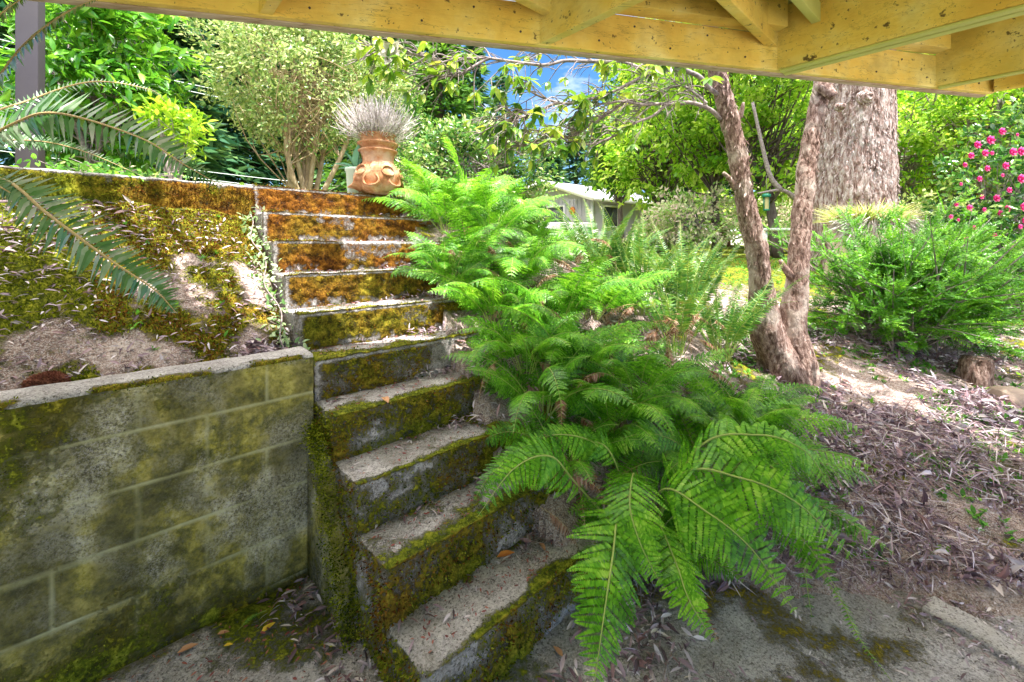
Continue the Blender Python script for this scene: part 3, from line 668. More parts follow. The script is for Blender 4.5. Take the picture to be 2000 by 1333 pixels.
spots = [(.16, 2.22, .62, .24, 'fern', 'lady fern leaning over the middle steps'), (.36, 2.5, .62, .26, 'fern_b', 'lady fern at the centre of the bank between litter patches'),
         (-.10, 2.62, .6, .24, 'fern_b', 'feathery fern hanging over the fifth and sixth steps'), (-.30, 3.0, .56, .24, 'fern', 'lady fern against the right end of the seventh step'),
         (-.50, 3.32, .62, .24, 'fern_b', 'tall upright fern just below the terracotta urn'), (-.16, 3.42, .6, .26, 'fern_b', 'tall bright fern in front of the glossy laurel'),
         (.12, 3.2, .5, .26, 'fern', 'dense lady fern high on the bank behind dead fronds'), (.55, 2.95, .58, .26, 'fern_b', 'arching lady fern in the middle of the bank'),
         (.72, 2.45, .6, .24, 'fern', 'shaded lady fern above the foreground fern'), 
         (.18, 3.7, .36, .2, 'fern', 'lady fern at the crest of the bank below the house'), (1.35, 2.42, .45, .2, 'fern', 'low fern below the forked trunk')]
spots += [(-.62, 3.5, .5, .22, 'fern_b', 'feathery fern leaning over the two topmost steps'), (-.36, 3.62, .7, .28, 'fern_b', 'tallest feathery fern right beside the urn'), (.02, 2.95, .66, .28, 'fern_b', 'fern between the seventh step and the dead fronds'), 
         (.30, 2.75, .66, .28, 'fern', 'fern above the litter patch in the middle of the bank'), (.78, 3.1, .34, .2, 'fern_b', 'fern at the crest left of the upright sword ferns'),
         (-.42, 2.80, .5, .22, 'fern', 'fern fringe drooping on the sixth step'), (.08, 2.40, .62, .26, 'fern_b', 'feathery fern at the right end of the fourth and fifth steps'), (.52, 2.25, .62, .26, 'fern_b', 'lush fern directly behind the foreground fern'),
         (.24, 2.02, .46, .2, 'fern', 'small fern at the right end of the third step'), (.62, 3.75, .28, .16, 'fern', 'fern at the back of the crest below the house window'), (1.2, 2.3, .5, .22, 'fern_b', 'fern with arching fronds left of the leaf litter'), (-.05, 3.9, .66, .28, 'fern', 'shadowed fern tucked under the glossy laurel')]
for i, (x, y, L, W, mt, lab) in enumerate(spots):
    b = gb(x, y, .02); az = (0, 360)
    fern('lady_fern', lab, b, clump_fr(b, 14, L * 1.1, W * 1.15, seed=20 + i, e0=(50, 86), e1=(-55, 15)), M[mt])
# upright sword ferns
for i, (x, y, L, lab) in enumerate([(.95, 3.15, .8, 'upright sword fern in front of the grey house'), (1.3, 3.2, .82, 'upright sword fern closest to the forked trunk'), (.7, 3.5, .7, 'dark sword fern behind the bright lady ferns'), (1.55, 3.75, .6, 'small sword fern on the lawn edge behind the left stem'), (1.1, 2.85, .78, 'sword fern above the brown fronds in the middle of the bank'), (1.45, 2.95, .7, 'sword fern touching the left stem of the forked trunk'), (.85, 3.45, .58, 'tall sword fern whose tips reach the house wall')]):
    b = gb(x, y, .02)
    fern('sword_fern', lab, b, clump_fr(b, 19, L * 1.1, .15, seed=50 + i, e0=(62, 88), e1=(5, 62)), M['sword'], False, 'sword ferns on the bank', npair=46)
# long arching pale sword fronds near the lawn
# sword fern on the left bank, its fronds reaching into view
b = st(1.9, -1.16, 1.62)
g = [([b, P(-60, 300, 1.75), P(30, 240, 1.72), P(115, 222, 1.7), P(270, 268, 1.66), P(360, 322, 1.62), P(440, 368, 1.6)], .32),
     ([b, P(0, 350, 1.6), P(95, 420, 1.52), P(210, 505, 1.46), P(300, 565, 1.43), P(345, 612, 1.42)], .28),
     ([b, P(-30, 290, 1.75), P(60, 275, 1.8), P(160, 295, 1.85), P(280, 345, 1.9)], .12),
     ([b, P(-80, 240, 1.6), P(-10, 160, 1.5), P(50, 85, 1.42), P(130, 25, 1.36), P(210, -10, 1.3)], .22),
     ([b, P(-90, 240, 1.55), P(-60, 100, 1.4), P(0, 30, 1.3), P(70, -20, 1.25)], .24),
     ([b, P(-60, 320, 1.6), P(0, 365, 1.55), P(60, 390, 1.6), P(140, 380, 1.7)], .1),
     ([b, P(-60, 250, 1.9), P(60, 195, 2.1), P(180, 160, 2.2), P(290, 175, 2.3), P(325, 200, 2.3)], .09)]
sf = fern('sword_fern', 'greyish sword fern arching in from the left edge over the mossy bank', b, g, M['sword_pale'], False, 'sword ferns on the bank', stem='rachis_tan', npair=60, up=(.1, -.8, .45))

# dead fronds and litter heaps inside the fern mass
dead = thing('dead_fronds', gb(.2, 2.8), 'tangle of brown dead fronds under the ferns', 'dead fronds')
for i in range(98):
    px, py, Y = random.choice([(1270, 700, 2.6), (1260, 620, 2.75), (1310, 660, 2.75), (1350, 730, 2.6), (1000, 690, 2.4), (1120, 800, 2.1), (1180, 600, 2.7), (900, 480, 3.0), (1060, 560, 2.8), (930, 560, 2.7), (1000, 600, 2.6), (960, 480, 3.0), (1290, 680, 2.7), (1240, 640, 2.8), (1150, 500, 3.0), (1320, 620, 2.9), (1080, 900, 2.0), (1060, 960, 1.85), (1180, 720, 2.3), (1240, 850, 2.1), (1280, 1130, 1.75), (1340, 700, 2.7)])
    p = P(px + random.gauss(0, 30), py + random.gauss(0, 30), Y + random.gauss(0, .06)); a = random.uniform(0, 6.28)
    lf, sm = MB(), MB(); frond(lf, sm, arch(p, a, random.uniform(.2, .4), random.uniform(-30, 30), -75), .1, bip=False, npair=22, hang=.5)
    fo = lf.build('frond', M['dead'], dead); sm.build('stalk', M['rachis_tan'], fo)

# ------------------------------------------------------------------ ground litter, moss and weeds
def lit(n, region, mat, name, label, T=LEAFN, size=(.03, .09), flat=.35, dz=.008, **kw):
    xs, ys = region(n); p = on_ground(xs, ys, dz); k = len(p)
    p[:, 2] = np.maximum(p[:, 2], .012) + rng.uniform(0, .018, k)
    d = nrm(np.stack([rng.normal(size=k), rng.normal(size=k), rng.normal(size=k) * flat], -1)); nn = nrm(np.stack([rng.normal(size=k) * flat * 1.6, rng.normal(size=k) * flat * 1.6, np.ones(k)], -1))
    mb = MB(); scatter(mb, T, p, d, nn, rng.uniform(*size, k)); o = mb.build(name, mat, loc=(0, 0, 0)); tag(o, label, kind='stuff'); return o
def tri(pts, dens=None):
    """uniform over a pixel-free world polygon by rejection"""
    poly = np.array(pts)
    def f(n):
        lo, hi = poly.min(0), poly.max(0); X_, Y_ = [], []
        while sum(map(len, X_)) < n:
            q = rng.uniform(lo, hi, (n * 2, 2)); ins = np.zeros(len(q), bool)
            for i in range(len(poly)):
                a, b_ = poly[i], poly[i - 1]
                c = ((a[1] > q[:, 1]) != (b_[1] > q[:, 1])) & (q[:, 0] < (b_[0] - a[0]) * (q[:, 1] - a[1]) / (b_[1] - a[1] + 1e-12) + a[0]); ins ^= c
            q = q[ins]
            if dens is not None: q = q[rng.uniform(size=len(q)) < dens(q)]
            X_.append(q[:, 0]); Y_.append(q[:, 1])
        return np.concatenate(X_)[:n], np.concatenate(Y_)[:n]
    return f
dn = lambda sc, sd, a=.35, b_=.65: (lambda q: .04 + sstep(a, b_, fbm(np.c_[q, np.zeros(len(q))], sc, 3, sd)))
RS = [(.35, 1.75), (1.2, 1.78), (1.9, 1.72), (4.3, 1.3), (4.3, 2.4), (3.0, 2.75), (2.3, 2.75), (1.2, 2.7), (.5, 2.3)]
lit(24000, tri(RS, dn(3, 5, .25, .55)), M['litter'], 'leaf_litter', 'purple brown leaf litter covering the right slope', size=(.01, .045), flat=.9)
lit(900, tri(RS, dn(3, 5, .3, .6)), M['litter'], 'leaf_litter', 'larger curled leaves lying on the litter', T=leaf_t(.4, .5, .3), size=(.04, .085), flat=.6)
lit(5200, tri(RS, dn(3, 8, .3, .6)), M['litter'], 'twig_litter', 'fine twigs and needles among the litter', T=leaf_t(.035, .01, .15), size=(.05, .2), flat=.25, dz=.018)
lit(6000, tri([(1.2, 2.6), (4.4, 2.4), (4.5, 4.2), (2.0, 4.0)], dn(3, 6)), M['litter'], 'leaf_litter', 'thin leaf litter around the forked trunk', size=(.03, .08))
lit(1500, tri([(-.2, 1.9), (.6, 1.9), (1.4, 2.6), (.9, 3.1), (-.3, 3.2), (-.5, 2.6)]), M['litter'], 'leaf_litter', 'leaf litter under the ferns', size=(.03, .07))
def st_poly(l): return [tuple(st(a, b_)[:, 0]) for a, b_ in l]
BK = st_poly([(1.1, -.02), (2.06, -.02), (2.06, -2.2), (1.1, -2.2)])
lit(2600, tri(BK, dn(3, 15, .4, .6)), M['litter'], 'leaf_litter', 'scattered dry leaves on the mossy bank', size=(.02, .05), dz=.004)
lit(700, tri(st_poly([(1.75, -.75), (2.05, -.5), (2.06, -1.6), (1.5, -1.6)])), M['litter'], 'leaf_litter', 'heap of dry leaves below the upper garden wall', size=(.03, .07), dz=.006)
lit(260, tri(st_poly([(1.1, -.02), (1.3, -.02), (1.25, -.22), (1.1, -.3)])), M['litter'], 'leaf_litter', 'pale dry leaves caught between bank and steps', size=(.03, .07), dz=.006)
# loose bits on the paving
def pav_lit(n, fn, mat, label, size, T=LEAFN, name='leaf_litter'):
    xs, ys = fn(n); k = len(xs); p = np.stack([xs, ys, np.full(k, .012) + rng.uniform(0, .01, k)], -1)
    mb = MB(); scatter(mb, T, p, nrm(np.stack([rng.normal(size=k), rng.normal(size=k), rng.normal(size=k) * .15], -1)), nrm(np.stack([rng.normal(size=k) * .5, rng.normal(size=k) * .5, np.ones(k)], -1)), rng.uniform(*size, k))
    tag(mb.build(name, mat, loc=(0, 0, 0)), label, kind='stuff')
pav_lit(700, tri(st_poly([(-.6, -.9), (.86, -.9), (.86, -.02), (-.3, -.02)])), M['leaf_red'], 'small red petals and bits on the paving below the wall', (.006, .022), LEAF)
pav_lit(170, tri(st_poly([(.2, -.12), (.86, -.25), (.86, -.02), (.0, -.01)])), M['litter'], 'leaves gathered in the corner of wall and stairs', (.02, .06))
pav_lit(1600, tri([(.2, 1.2), (.35, 1.7), (1.9, 1.72), (2.6, 1.3), (1.2, .9)], dn(3, 9, .4, .6)), M['litter'], 'bits of dry leaf on the paving under the fern', (.008, .04))
pav_lit(300, tri([(.1, 1.35), (.3, 1.75), (.75, 1.75), (.5, 1.2)]), M['litter'], 'dry leaves heaped at the foot of the stairs', (.02, .07))
def moss_patch(n, region, mat, label, size, thr=.5, seed=40, sc=2.6, name='moss'):
    xs, ys = region(n); p = on_ground(xs, ys); m = fbm(p * [1, 1, 0], 2.6, 5, 40) * .55 + fbm(p * [1, 1, 0], 9, 4, 41) * .45; keep = m > thr; p = p[keep]
    mb = MB(); tufts(mb, p, np.tile([0, 0, 1.], (len(p), 1)), size, .7); tag(mb.build(name, mat, loc=(0, 0, 0)), label, kind='stuff')
moss_patch(60000, tri(BK), M['moss'], 'yellow green moss on the bank above the block wall', .013, .40)
moss_patch(20000, tri(st_poly([(1.1, -.02), (2.06, -.02), (2.06, -.75), (1.1, -.7)])), M['moss_rust'], 'rusty moss on the bank beside the steps', .013, .45)
def weeds(n, region, label, size, dens=None):
    xs, ys = region(n // 5); p = np.repeat(on_ground(xs, ys), 5, 0); p[:, 2] = np.maximum(p[:, 2], .0)
    k = len(p); d = rdir(k, .7); mb = MB(); scatter(mb, LEAFW, p + rng.normal(size=(k, 3)) * [.012, .012, .002], d, [0, 0, 1], rng.uniform(*size, k)); tag(mb.build('weeds', M['weed'], loc=(0, 0, 0)), label, kind='stuff')
weeds(10000, tri([(1.2, 1.9), (2.2, 1.75), (4.4, 1.4), (4.5, 4.2), (2.0, 4.0), (1.2, 2.8)], dn(4, 25, .45, .6)), 'small green weeds scattered over the right slope', (.012, .045))
weeds(1200, tri([(.3, 1.8), (1.4, 1.9), (1.4, 2.8), (.3, 2.9), (-.4, 3.3), (-.6, 3.0)]), 'small green leaves under the ferns', (.02, .05))
weeds(260, tri(BK), 'tiny weeds on the mossy bank', (.015, .04))
weeds(5000, tri([(1.5, 4), (4.6, 4.2), (7, 9), (2, 9)]), 'grass on the lawn beyond the forked trunk', (.02, .05))
# leaf bits on the treads
mb, mb_r = MB(), MB()
for k in range(10):
    n = 150 if k < 6 else 60; tt = rng.uniform(.03, WID[k] - .02, n); ss = k * GO + rng.uniform(.05, GO - .01, n) ** 1.0; a = st(0, 0)[:, 0]
    hp = np.stack([a[0] + U[0] * ss + V[0] * tt, a[1] + U[1] * ss + V[1] * tt, np.full(n, RI * (k + 1) + .008)], -1)
    scatter(mb_r if 1 else mb, LEAF, hp, nrm(np.c_[rng.normal(size=(n, 2)), rng.normal(size=n) * .2]), nrm(np.c_[rng.normal(size=(n, 2)) * .4, np.ones(n)]), rng.uniform(.005, .02, n))
    n = 45; tt = rng.uniform(.03, WID[k] - .02, n); ss = k * GO + GO - np.abs(rng.normal(size=n)) * .06; hp = np.stack([a[0] + U[0] * ss + V[0] * tt, a[1] + U[1] * ss + V[1] * tt, np.full(n, RI * (k + 1) + .01)], -1); scatter(mb, LEAFN, hp, nrm(np.c_[rng.normal(size=(n, 2)), rng.normal(size=n) * .2]), nrm(np.c_[rng.normal(size=(n, 2)) * .4, np.ones(n)]), rng.uniform(.015, .045, n))
    n = 50; tt = WID[k] - np.abs(rng.normal(size=n)) * .1; ss = k * GO + GO - np.abs(rng.normal(size=n)) * .05
    hp = np.stack([a[0] + U[0] * ss + V[0] * tt, a[1] + U[1] * ss + V[1] * tt, RI * (k + 1) + .01 + rng.uniform(0, .03, n)], -1)
    scatter(mb, LEAFN, hp, nrm(np.c_[rng.normal(size=(n, 2)), rng.normal(size=n) * .3]), nrm(np.c_[rng.normal(size=(n, 2)) * .5, np.ones(n)]), rng.uniform(.02, .06, n))
tag(mb.build('leaf_litter', M['litter'], loc=(0, 0, 0)), 'dry leaves heaped at the right ends of the steps', kind='stuff')
tag(mb_r.build('leaf_litter', M['leaf_red'], loc=(0, 0, 0)), 'small red bits scattered on the treads', kind='stuff')
# single fallen leaves one can point at
def one_leaf(px, py, z, L, rot, mat, label, T=LEAF):
    Y = F_PX * (EYE - z) / (py - HZ); p = np.array([(px - 1000) / F_PX * Y, Y, z + .012]); mb = MB()
    v, f = leaf_t(.42, .2, .12); d = np.array([math.cos(rot), math.sin(rot), .12]); scatter(mb, (v, f), [p - d * L / 2], [d], [[.1, -.1, 1]], L)
    tag(mb.build('fallen_leaf', M[mat]), label, 'leaf', 'fallen leaves')
one_leaf(753, 785, .72, .085, -1.0, 'tan_leaf', 'tan leaf on the edge of the fourth step from the bottom')
one_leaf(884, 828, .54, .07, .1, 'orange_leaf', 'orange leaf at the back of the third step from the bottom')
one_leaf(988, 1088, .18, .075, .35, 'orange_leaf', 'curled orange leaf on the lowest step')
one_leaf(1060, 1073, .18, .05, -1.2, 'tan_leaf', 'small tan leaf right of the orange leaf on the lowest step')
one_leaf(367, 1272, 0, .06, .6, 'tan_leaf', 'brown leaf on the paving against the foot of the block wall')
one_leaf(524, 1231, 0, .055, 1.0, 'yellow_leaf', 'green and yellow leaf on the paving near the wall corner')
one_leaf(446, 1266, 0, .03, .2, 'yellow_leaf', 'small bright yellow leaf on the paving')
one_leaf(436, 1242, 0, .04, .3, 'tan_leaf', 'small orange leaf beside the wall above the yellow leaf')
one_leaf(1090, 690 + 600 - 12, 0, .05, 2.2, 'tan_leaf', 'pale tan leaf on the paving left of the hanging frond')
# fallen green sprig and creeping stem
sp = MB(); ss_ = MB(); rt = thing('green_sprig', P(480, 1240, 1.55), 'small green fern sprig lying on the paving by the wall', 'sprig')
Ysp = F_PX * EYE / (1225 - HZ); frond(sp, ss_, [P(465, 1240, Ysp * .98) + [0, 0, .015], P(490, 1222, Ysp) + [0, 0, .03], P(520, 1203, Ysp * 1.02) + [0, 0, .02]], .03, bip=False, npair=16); sp.build('leaflets', M['weed'], rt); ss_.build('stalk', M['rachis'], rt)
rt = thing('creeping_stem', P(1600, 1110, 1.8), 'thin leafy stem trailing over the paving at right', 'stem')
sp, ss_ = MB(), MB(); frond(sp, ss_, [P(1585, 1100, 1.85), P(1640, 1170, 1.62), P(1680, 1250, 1.48), P(1745, 1335, 1.36)], .06, bip=False, npair=26); sp.build('leaflets', M['fern_b'], rt); ss_.build('stalk', M['rachis'], rt)
# twigs
for (a, b_, c, lab) in [((1600, 840), (1680, 850), (1760, 900), 'long pale twig lying on the slope below the trunk'), ((1700, 900), (1750, 950), (1765, 1000), 'bent grey twig lying in the leaf litter'),
                        ((1295, 1333), (1305, 1300), (1320, 1275), 'short brown twig on the paving under the fern'), ((255, 1333), (275, 1318), (290, 1300), 'brown twig against the foot of the block wall'), ((1585, 830), (1640, 870), (1690, 905), 'brown twig crossing the litter below the forked trunk')]:
    pts = []
    for q in (a, b_, c):
        # march to the ground
        Yv = np.linspace(1.2, 6, 600); xs = (q[0] - 1000) / F_PX * Yv; zr = EYE + (HZ - q[1]) / F_PX * Yv; hz = np.maximum(Hn(xs, Yv), 0); i = np.argmax(zr < hz + .012); pts.append([xs[i], Yv[i], hz[i] + .014])
    mb = MB(); tube(mb, spline(pts, 14) + rng.normal(size=(14, 3)) * .003, [.004, .002], 5); tag(mb.build('twig', M['branch']), lab, 'twig', 'twigs on the ground')

# ------------------------------------------------------------------ generic trees and bushes
def broad(name, label, base, crown_c, crown_r, mat, T, lsize, nclump, per, cat='tree', group=None, stems=5, bark_m='branch', stem_r=.05, clump_r=.28, limbs=True, hollow=.35, seed=1, up=.3, fork=.25, flat=.8):
    r_ = np.random.default_rng(seed); root = thing(name, base, label, cat, group); base = np.array(base, float); cc = np.array(crown_c, float); cr_ = np.array(crown_r, float)
    d = nrm(r_.normal(size=(nclump, 3))); rad = (hollow + (1 - hollow) * r_.uniform(size=nclump) ** .6); C = cc + d * cr_ * rad[:, None] * r_.uniform(.85, 1.12, nclump)[:, None]
    C[:, 2] = np.maximum(C[:, 2], base[2] + .1)
    sc = r_.uniform(.55, 1.3, nclump) * clump_r
    q = np.repeat(np.arange(nclump), per); n = len(q); o = r_.normal(size=(n, 3)); o = nrm(o) * (r_.uniform(size=n) ** .5)[:, None]
    p = C[q] + o * sc[q][:, None] * [1, 1, flat]
    out = nrm(p - cc); dd = nrm(out * .7 + r_.normal(size=(n, 3)) * .7 + [0, 0, -.1]); nn = nrm(out * .5 + r_.normal(size=(n, 3)) * .55 + [0, 0, .7])
    lf = MB(); scatter(lf, T, p, dd, nn, r_.uniform(.6, 1.3, n) * lsize)
    tr = MB()
    if stems:
        tips = []
        for i in range(stems):
            a = r_.uniform(0, 6.28); b0 = base + [math.cos(a) * stem_r * 1.2, math.sin(a) * stem_r * 1.2, 0] if stems > 1 else base
            k = r_.integers(nclump); tp = cc + (C[k] - cc) * .6; mid = b0 * (1 - .5) + tp * .5 + r_.normal(size=3) * cr_ * .12; mid[:2] = mid[:2] * .5 + b0[:2] * .5 if stems == 1 else mid[:2]
            pl = spline([b0, mid, tp], 12); tube(tr, pl, [stem_r, stem_r * .7, stem_r * .3], 8); tips.append(pl)
        if limbs:
            for k in range(nclump):
                j = r_.integers(len(tips)); pl = tips[j]; s0 = pl[r_.integers(4, 12)]; mid = s0 * .5 + C[k] * .5 + r_.normal(size=3) * .08 * cr_
                tube(tr, spline([s0, mid, C[k]], 7), [stem_r * fork, stem_r * .05], 4, False)
    lf.build('crown', mat, root)
    if tr.v: tr.build('trunk' if stems == 1 else 'stems', M[bark_m], root, smooth=True)
    return root
def conifer(name, label, base, height, rad, mat, n_br=70, per=60, lsize=.5, seed=1, zmin=.1, bark_m='dark_bark', tr=.25, group=None, dens=1., droop=.5):
    r_ = np.random.default_rng(seed); root = thing(name, base, label, 'tree', group); base = np.array(base, float)
    t = MB(); tube(t, spline([base, base + [0, 0, height * .5], base + [0, 0, height]], 12), [tr, tr * .6, .02], 8); pts, dirs = [], []
    for i in range(n_br):
        u = zmin + (1 - zmin) * (i + r_.uniform()) / n_br; a = i * 2.4 + r_.uniform(-.4, .4); L = rad * (1 - u) ** .8 * r_.uniform(.6, 1.15) + .05 * rad
        p0 = base + [0, 0, u * height]; tip = p0 + L * np.array([math.cos(a), math.sin(a), -droop * r_.uniform(.1, .8)]); mid = (p0 + tip) / 2 + [0, 0, .12 * L]
        pl = spline([p0, mid, tip], 8); tube(t, pl, [tr * .14 * (1 - u) + .01, .004], 4, False)
        w_ = r_.uniform(.15, 1, per) ** .8; q = pl[np.minimum((w_ * 7).astype(int), 6)] + r_.normal(size=(per, 3)) * [L * .07, L * .07, L * .05]
        sd = np.array([-math.sin(a), math.cos(a), 0]); k = r_.uniform(-1, 1, per)[:, None]
        q = q + sd * k * L * .32 * (1 - w_[:, None] * .5) ; pts.append(q); dirs.append(nrm(np.array([math.cos(a), math.sin(a), -.3]) + sd * k * 1.3 + r_.normal(size=(per, 3)) * .35))
    pts = np.concatenate(pts); dirs = np.concatenate(dirs); n = len(pts); lf = MB()
    scatter(lf, KITE, pts, dirs, nrm(r_.normal(size=(n, 3)) * .5 + [0, 0, 1]), r_.uniform(.5, 1.3, n) * lsize, r_.uniform(.15, .4, n) * lsize)
    lf.build('crown', mat, root); t.build('trunk', M[bark_m], root, smooth=True); return root

def gz(x, y): return float(H(np.array([x]), np.array([y]))[0])
# left of the steps, on the terrace
p = P(215, 170, 4.0); broad('rhododendron', 'dense large leaved green rhododendron behind the grey post', (p[0], 4.0, 1.7), p + [-.2, 0, .1], (.8, .7, 1.1), M['gloss'], LEAF, .125, 110, 50, 'shrub', clump_r=.2, seed=4, stem_r=.035)
p = P(345, 215, 3.7); broad('yellow_green_shrub', 'yellow green leafy shrub at the right edge of the rhododendron', (p[0], 3.7, 1.7), p + [-.06, 0, -.16], (.22, .22, .17), M['lime'], LEAF, .085, 16, 36, 'shrub', clump_r=.13, seed=6, stem_r=.02)
p = P(590, 170, 5.6); broad('multi_stemmed_tree', 'small leaved grey green tree with pale tan stems behind the top step', (P(600, 370, 5.6)[0], 5.6, 1.72), p + [0, 0, .15], (1.35, 1.1, 1.05), M['small'], LEAFW, .055, 210, 95, 'tree', stems=8, bark_m='tan_bark', stem_r=.04, clump_r=.24, seed=8, hollow=.3)
p = P(740, 250, 6.5); broad('dark_laurel', 'dark green shrub behind the dried lavender', (p[0], 6.6, 1.7), p + [.1, .4, .1], (.7, .6, 1.0), M['laurel'], LEAFW, .07, 70, 70, 'shrub', clump_r=.24, seed=9)
p = P(930, 330, 5.2); broad('glossy_laurel', 'rounded glossy bush with reddish tips right of the urn', (p[0], 5.2, 1.6), p + [-.05, 0, -.15], (.95, .6, .78), M['laurel'], LEAFW, .058, 210, 75, 'shrub', clump_r=.18, seed=10)
p = P(1030, 400, 5.6); broad('glossy_laurel', 'lower part of the glossy hedge in front of the house', (p[0], 5.6, 1.4), p + [-.2, 0, -.2], (.5, .4, .42), M['laurel'], LEAFW, .06, 50, 60, 'shrub', clump_r=.15, seed=11)
p = P(880, 480, 9); conifer('cypress_tree', 'bright mid green conifer above the glossy laurel', (p[0] - .2, 9, 1.6), 4.6, 1.6, M['conifer_m'], 120, 90, .22, 12, .02, tr=.1)
p = P(760, 480, 11); conifer('cypress_tree', 'tall green conifer behind the white magnolia flower', (p[0], 11, 1.6), 7.5, 2.2, M['conifer_m'], 110, 80, .3, 13, .02, tr=.15)
# far dark conifers on the left
for i, (px, Y, h, r0) in enumerate([(60, 20, 18, 3.2), (200, 17, 15, 3.0), (320, 15, 15, 2.5), (400, 19, 17, 3.0), (500, 22, 18, 3.3), (620, 24, 18, 3.4), (720, 21, 15, 3.), (270, 26, 20, 3.6), (800, 27, 14, 3.2)]):
    lab = ['dark conifer far left behind the post', 'dark conifer behind the rhododendron', 'tall dark conifer just left of the pale stemmed tree', 'dark conifer above the power lines', 'dark conifer behind the pale stems', 'dark conifer behind the small leaved tree', 'dark conifer behind the lavender', 'tallest conifer at the back left', 'distant conifer behind the cypress'][i]
    x = (px - 1000) / F_PX * Y; conifer('conifer', lab, (x, Y, 1.0), h, r0, M['conifer'], 150, 60, .75, 30 + i, .0, group='dark conifers beyond the garden')
# thin distant conifers against the sky
for i, (px, Y, h, lab) in enumerate([(975, 42, 17, 'slim distant conifer against the blue sky'), (1175, 38, 10.5, 'pointed distant conifer left of the house chimney'), (1125, 40, 12.5, 'broad distant conifer low in the gap of sky'), (1080, 36, 8.5, 'short far conifer just left of the house roof'), (925, 30, 15, 'tall distant conifer at the left side of the sky gap'), (1050, 50, 12, 'thin far conifer in the middle of the sky gap')]):
    x = (px - 1000) / F_PX * Y; conifer('distant_conifer', lab, (x, Y, 1.0), h, 2.3, M['conifer'], 90, 30, .8, 70 + i, .1, group='slim conifers against the sky')
# house garden trees on the right
tr_spec = [(1215, 290, 17, (1.5, 1.5, 1.6), 'conifer_m', 'blue green tree left of the bright canopy behind the house'), (1300, 270, 13, (2.2, 1.7, 2.0), 'bright', 'bright green tree above the house roof'), (1400, 200, 11, (2.0, 1.6, 1.9), 'bright', 'bright green tree behind the left stem of the forked trunk'),
           (1520, 250, 10, (1.7, 1.4, 2.0), 'bright', 'bright green tree seen between the two stems'), (1290, 130, 15, (2.0, 2.0, 2.0), 'bright', 'pale green crown high behind the twigs'), (1800, 250, 10, (2.2, 1.6, 1.6), 'bright', 'green tree right of the redwood trunk'),
           (1950, 230, 9, (1.7, 1.4, 1.6), 'bright', 'green tree above the pink camellia'), (1680, 200, 14, (3, 2, 3), 'bright', 'green tree behind the redwood trunk'), (1560, 420, 15, (3.4, 1.6, 1.2), 'bright', 'low green foliage beyond the lawn')]
for i, (px, py, Y, r0, mt, lab) in enumerate(tr_spec):
    p = P(px, py, Y); broad('leafy_tree', lab, (p[0], Y, gz(p[0], Y)), p, r0, M[mt], LEAFW, .013 * Y, 110, 62, 'tree', 'leafy trees on the right', stems=1 if i not in (5, 6) else 4, bark_m='dark_bark' if i not in (5, 6) else 'branch', fork=.25 if i not in (5, 6) else .4, stem_r=.13 if i not in (5, 6) else .07, clump_r=.42 * Y / 11, seed=80 + i, hollow=.3)
for i, (px, Y, lab) in enumerate([(1410, 20, 'distant redwood with reddish trunk behind the flowering shrub'), (1245, 30, 'distant redwood behind the house roof'), (1640, 24, 'distant redwood beyond the lawn'), (1900, 18, 'distant redwood behind the camellia'), (1790, 26, 'distant redwood right of the big trunk'), (1530, 32, 'distant redwood far behind the stems'), (1330, 34, 'distant redwood right of the house')]):
    x = (px - 1000) / F_PX * Y; conifer('redwood_tree', lab, (x, Y, .9), 15, 3.4, M['conifer'], 130, 56, .8, 120 + i, .12, 'red_bark', .4, 'redwoods beyond the lawn')
for i, (px, py, Y, rr, lab) in enumerate([(1350, 425, 11, (1.25, 1, .8), 'pale pink flowering shrub left of the forked trunk'), (1510, 430, 12, (1.1, .8, .8), 'pale flowering shrub seen between the stems'), (1275, 465, 12, (.5, .5, .35), 'pale shrub at the corner of the house')]):
    p = P(px, py, Y); rt = broad('flowering_shrub', lab, (p[0], Y, gz(p[0], Y)), p, rr, M['pale_bush'], LEAFW, .11, 70, 55, 'shrub', 'pale flowering shrubs by the lawn', clump_r=.3, seed=140 + i)
# hedge closing the low gap beyond the lawn
p = P(1780, 430, 7.5); broad('low_shrub', 'low green shrub right of the redwood base', (p[0], 7.5, gz(p[0], 7.5)), p + [0, 0, -.2], (1.3, .8, .7), M['small'], LEAFW, .07, 80, 50, 'shrub', clump_r=.25, seed=150)
p = P(2000, 500, 6.0); broad('low_shrub', 'shrub at the right edge behind the camellia', (p[0], 6.0, gz(p[0], 6)), p + [.4, .4, 0], (1.2, .8, 1.0), M['laurel'], LEAFW, .08, 80, 50, 'shrub', clump_r=.25, seed=151)

